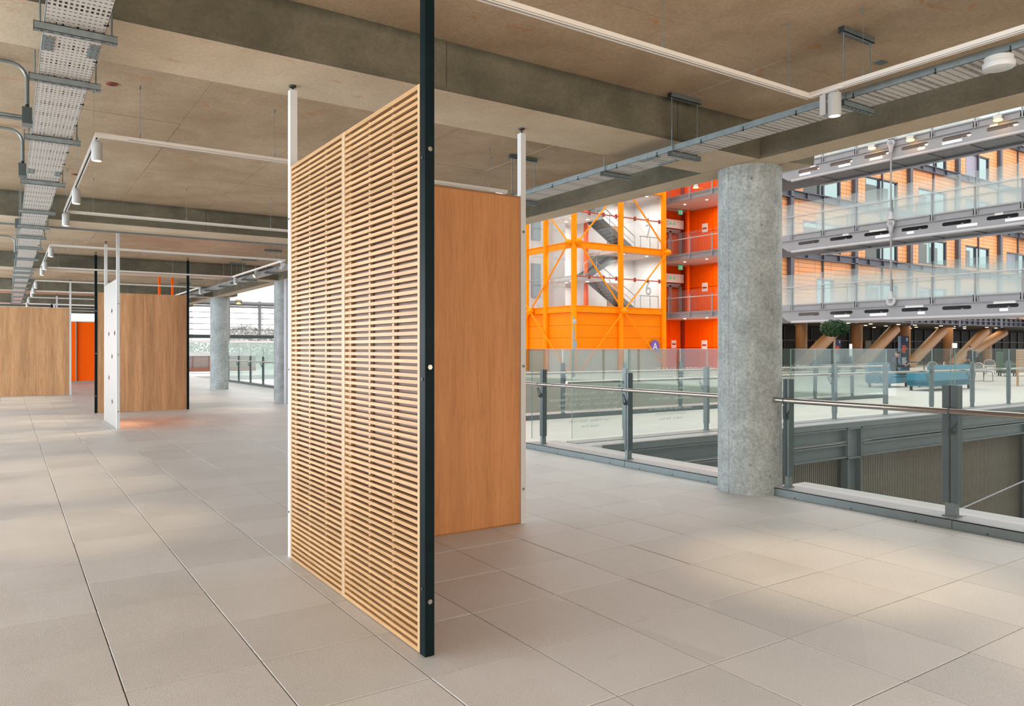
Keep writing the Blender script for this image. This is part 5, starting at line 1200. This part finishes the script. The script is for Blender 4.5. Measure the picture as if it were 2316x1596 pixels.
def head(parent, c, look, hair=True):
    """skull with nose, eyes, mouth, ears and short hair"""
    c = V(c); look = V(look).normalized(); sdv = look.cross(V((0, 0, 1))).normalized(); up = sdv.cross(look).normalized()
    def loft(m, rings, n=16):
        vs = []; fs = []
        for (z, rx, ry, oy) in rings: vs += [c + up * z + look * (oy + ry * cos(2 * pi * k / n)) + sdv * rx * sin(2 * pi * k / n) for k in range(n)]
        for i in range(len(rings) - 1):
            for k in range(n): fs.append((i * n + k, i * n + (k + 1) % n, (i + 1) * n + (k + 1) % n, (i + 1) * n + k))
        fs += [tuple(range(n - 1, -1, -1)), tuple((len(rings) - 1) * n + k for k in range(n))]
        m.add(vs, fs)
    m = MB(); loft(m, [(-.115, .025, .03, .045), (-.10, .048, .055, .03), (-.06, .064, .082, .01), (0, .073, .095, 0), (.05, .072, .095, -.003), (.09, .055, .075, -.005), (.112, .02, .03, -.006)])
    m.tube(c + look * .085 - up * .005, c + look * .112 - up * .032, .008, 6, .014)
    for s in (-1, 1): m.tube(c + sdv * s * .07 + up * .012, c + sdv * s * .084 + up * .0, .022, 8, .016)
    hd = m.build('head', M_SKIN, parent, True)
    e = MB()
    for s in (-1, 1): e.tube(c + look * .086 + sdv * s * .030 + up * .005, c + look * .094 + sdv * s * .030 + up * .005, .010, 8)
    e.tube(c + look * .086 - up * .062 - sdv * .02, c + look * .086 - up * .062 + sdv * .02, .004, 5)
    e.build('eyes_and_mouth', M_HAIR, hd)
    h = MB(); loft(h, [(.015, .079, .085, -.022), (.06, .080, .098, -.014), (.10, .062, .082, -.008), (.126, .02, .03, -.006)]); h.build('hair', M_HAIR, hd, True)
# person on the sofa, leaning forward over a phone, legs stretched towards the table
pc = V((29.75, 15.95, 0)); pp = thing('person', 'person in dark clothes sitting on the turquoise sofa looking at a phone', 'person', (pc.x, pc.y, 0))
f_ = V((.42, -.90, 0)).normalized(); s_ = V((f_.y, -f_.x, 0)); u_ = V((0, 0, 1))
def Q(a, b_, z): return tuple(f_ * a + s_ * b_ + u_ * z)
J = [Q(0, 0, .58), Q(-.10, 0, .80), Q(-.06, 0, 1.02), Q(.02, 0, 1.18), Q(-.06, .19, 1.06), Q(.10, .27, .82), Q(.32, .08, .86), Q(-.06, -.19, 1.06), Q(.10, -.27, .82), Q(.32, -.06, .86),
     Q(.05, .10, .56), Q(.50, .14, .58), Q(.72, .14, .12), Q(.90, .15, .06), Q(.05, -.10, .56), Q(.52, -.12, .60), Q(.80, -.14, .14), Q(.98, -.15, .07)]
Ed = [(0, 1), (1, 2), (2, 3), (2, 4), (4, 5), (5, 6), (2, 7), (7, 8), (8, 9), (0, 10), (10, 11), (11, 12), (12, 13), (0, 14), (14, 15), (15, 16), (16, 17)]
Rd = [.15, .15, .16, .06, .075, .055, .042, .075, .055, .042, .10, .075, .055, .045, .10, .075, .055, .045]
skin_body('clothed_body', J, Ed, Rd, M_CLOTH, pp)
ORG[pp.name] = V((pc.x, pc.y, 0))
hc = pc + V(Q(.07, 0, 1.30)); head(pp, hc, f_ * .8 - u_ * .55)
ORGs = ORG[pp.name]
hand('hand', pp, Q(.33, .06, .87), Q(.9, -.3, .1), (0, 0, 1)); hand('hand', pp, Q(.33, -.05, .87), Q(.9, .3, .1), (0, 0, 1))
ph = tag(MB().box(-.035, .035, -.075, .075, -.005, .005, .002).build('phone', M_SIGNW, None), 'pale phone held by the sitting person', 'phone'); ph.location = pc + V(Q(.44, 0, .92)); ph.rotation_euler = (radians(40), 0, atan2(f_.y, f_.x) - pi / 2)
# standing figure in the dark behind the sofa
w = atD(2194, 789, 46); ps = thing('person', 'person in dark clothes standing behind the turquoise sofa, a bag at the back', 'person', (w.x, w.y, 0)); ORG[ps.name] = V((w.x, w.y, 0))
fwd = V((-.6, .4, 0)).normalized(); sv = V((fwd.y, -fwd.x, 0))
def Q2(a, b_, z): return tuple(fwd * a + sv * b_ + u_ * z)
J = [Q2(0, 0, .92), Q2(0, 0, 1.15), Q2(0, 0, 1.32), Q2(.01, 0, 1.44), Q2(0, .18, 1.34), Q2(-.02, .24, 1.08), Q2(.12, .20, .90), Q2(0, -.18, 1.34), Q2(-.02, -.24, 1.08), Q2(.14, -.18, .92), Q2(0, .10, .86), Q2(.03, .11, .48), Q2(0, .12, .08), Q2(.14, .13, .05), Q2(0, -.10, .86), Q2(-.02, -.11, .48), Q2(-.06, -.12, .08), Q2(.08, -.13, .05)]
Ed = [(0, 1), (1, 2), (2, 3), (2, 4), (4, 5), (5, 6), (2, 7), (7, 8), (8, 9), (0, 10), (10, 11), (11, 12), (12, 13), (0, 14), (14, 15), (15, 16), (16, 17)]
Rd = [.14, .15, .17, .055, .07, .052, .04, .07, .052, .04, .10, .07, .05, .042, .10, .07, .05, .042]
skin_body('clothed_body', J, Ed, Rd, M_CLOTH, ps); head(ps, V((w.x, w.y, 1.58)) + fwd * .03, fwd - u_ * .1)
hand('hand', ps, Q2(.14, .20, .87), (0, 0, -1), fwd); hand('hand', ps, Q2(.16, -.18, .89), (0, 0, -1), fwd)
bp_ = MB().box(w.x - .17, w.x + .17, w.y - .14, w.y + .14, .98, 1.38, .05).build('backpack', M_BLACKPL, None); bp_.location = V(bp_.location) - fwd * .27; tag(bp_, 'dark backpack on the back of the standing person', 'bag')

# ================================================================== END GLAZING AND THE WORLD OUTSIDE (upper left)
YW = 44.0
ew = thing('window_2', 'end glazing with thin horizontal louvre bars beyond the round columns', 'window', (10, YW, 0), kind='structure')
MB().box(4.3, 28, YW - .06, YW + .1, 2.12, 2.32).build('transom', M_DKGREY, ew)
m = MB().tube((4.3, YW, 4.15), (28, YW, 4.15), .13, 10); m.box(4.3, 28, YW - .05, YW + .05, 3.9, 4.0); m.build('head_beam', M_BRIDGE, ew)
for x in (4.5, 6.0, 12.55, 17, 22): MB().box(x - .07, x + .07, YW - .08, YW + .08, 2.3 if x == 12.55 else 0, 4.3).build('mullion', M_BRIDGE, ew)
for z in (2.62, 2.94, 3.27, 3.60): MB().box(4.3, 28, YW - .02, YW + .03, z - .014, z + .014).build('louvre_bar', M_DKSTEEL, ew)
for x in (17, 22, 27): MB().box(x - .07, x + .07, YW - .08, YW + .08, 4.3, 15).build('mullion', M_BRIDGE, ew)
for z in (6.2, 8.3, 10.4, 12.5, 14.6): MB().box(16.9, 30, YW - .06, YW + .06, z - .07, z + .07).build("transom", M_BRIDGE, ew)
MB().path([(10.62, YW - .5, 4.6), (10.62, YW - .5, 2.2)], .12, 10).build('strut', M_BRIDGE, ew); MB().bar((10.62, YW - .5, 2.2), (10.2, YW - .5, 0), .2, .2).build('strut', M_BRIDGE, ew)
w = atY(532.5, 681, YW - .6); t = thing('floodlight', 'small floodlight on the strut before the end glazing', 'floodlight', w); MB().tube(w, w + V((.35, -.1, 0)), .16, 12, .10).build('housing', M_STAIN, t); MB().lathe((w.x + .15, w.y - .1, w.z - .15), [(.12, 0), (.12, .02)], 10).build('lens', M_FLOOD, t); MB().bar(w, (10.62, YW - .5, w.z), .06, .06).build('bracket', M_BRIDGE, t)
tag(MB().box(-30, 60, 44.3, 130, -.3, -.05).build('ground_outside', M_SNOW), 'pale ground outside beyond the end glazing', 'ground', kind='structure')
lo_ = thing('terrace_wall', 'low terrace wall with red coping and pale rail outside the end glazing', 'wall', (10, 50, 0)); MB().box(-10, 14, 50, 50.2, .1, 1.1).build('wall_panels', M_BRICK, lo_)
MB().box(-10, 14, 49.9, 50.3, .05, .3).build('coping', M_OUTRED, lo_); MB().box(-10, 14, 49.95, 50.25, 1.05, 1.28).build('pale_band', M_SNOW, lo_)
for k in range(10): MB().box(4 + 1.0 * k, 4.03 + 1.0 * k, 49.96, 50.0, .3, 1.05).build('joint_strip', M_OUTRED, lo_)
gb = thing('terrace_glass', 'hazy green glass screen on the terrace wall outside', 'railing', (10, 52, 0)); MB().box(-10, 30, 54, 54.02, 0, 2.0).build('pane', M_GLASSF, gb); MB().box(-10, 30, 53.97, 54.05, 1.95, 2.1).build('top_rail', M_SNOW, gb)
rs = random.Random(5); hd_ = MB()
for k in range(5000):
    x = rs.uniform(-4, 34); top = 2.25 + .5 * sin(x * .5) * sin(x * 1.3); z = rs.uniform(.2, top); y = 64 + rs.uniform(-.6, .6); d = V((rs.uniform(-1, 1), rs.uniform(-1, 1), rs.uniform(-1, 1))).normalized() * .16; e = d.orthogonal().normalized() * .12
    p_ = V((x, y, z)); hd_.add([p_ - d, p_ + e, p_ + d, p_ - e], [(0, 1, 2, 3)])
hg_ = tag(hd_.build('hedge', M_HAZETREE), 'grey brown winter hedge, paled with distance haze, far outside the end glazing', 'hedge', kind='stuff')
def far_tree(label, px, pyt, D, wd):
    c = atD(px, 789, D); top = atD(px, pyt, D).z; t = thing('far_tree', label, 'tree', (c.x, c.y, 0)); MB().tube((c.x, c.y, 0), (c.x, c.y, top * .6), .2, 8, .08).build('trunk', M_BARK, t, True)
    m = MB(); hh = top * .33
    for k in range(900):
        a = rs.uniform(0, 2 * pi); u = rs.uniform(-1, 1); r = rs.uniform(.5, 1.0) ** .5; p_ = V((c.x + wd * r * sqrt(1 - u * u) * cos(a), c.y + wd * r * sqrt(1 - u * u) * sin(a), top - hh + hh * r * u)); d = V((rs.uniform(-1, 1), rs.uniform(-1, 1), rs.uniform(-1, 1))).normalized() * .28; e = d.orthogonal().normalized() * .2; m.add([p_ - d, p_ + e, p_ + d, p_ - e], [(0, 1, 2, 3)])
    tag(m.build('crown', M_HAZETREE, t), kind='stuff')
far_tree('round headed tree far outside, between the two round columns', 551, 735, 90, 3.2); far_tree('lower hazy tree far outside at the right of the end glazing', 604, 742, 104, 2.6)
for px, lab in ((431.5, 'pale stone chimney stack far outside, left of the round column'), (590, 'pale stone chimney stack far outside, between the round columns')):
    c = atD(px, 789, 100); zt = atD(px, 706, 100).z; t = thing('chimney_stack', lab, 'chimney', (c.x, c.y, 0)); MB().box(c.x - .22, c.x + .22, c.y - .4, c.y + .4, 0, zt).build('shaft', M_CHIM, t); MB().box(c.x - .3, c.x + .3, c.y - .5, c.y + .5, zt - .6, zt - .3).build('band', M_CHIM, t); MB().tube((c.x, c.y, zt), (c.x, c.y, zt + .5), .18, 10, .14).build('pot', M_CHIM, t)
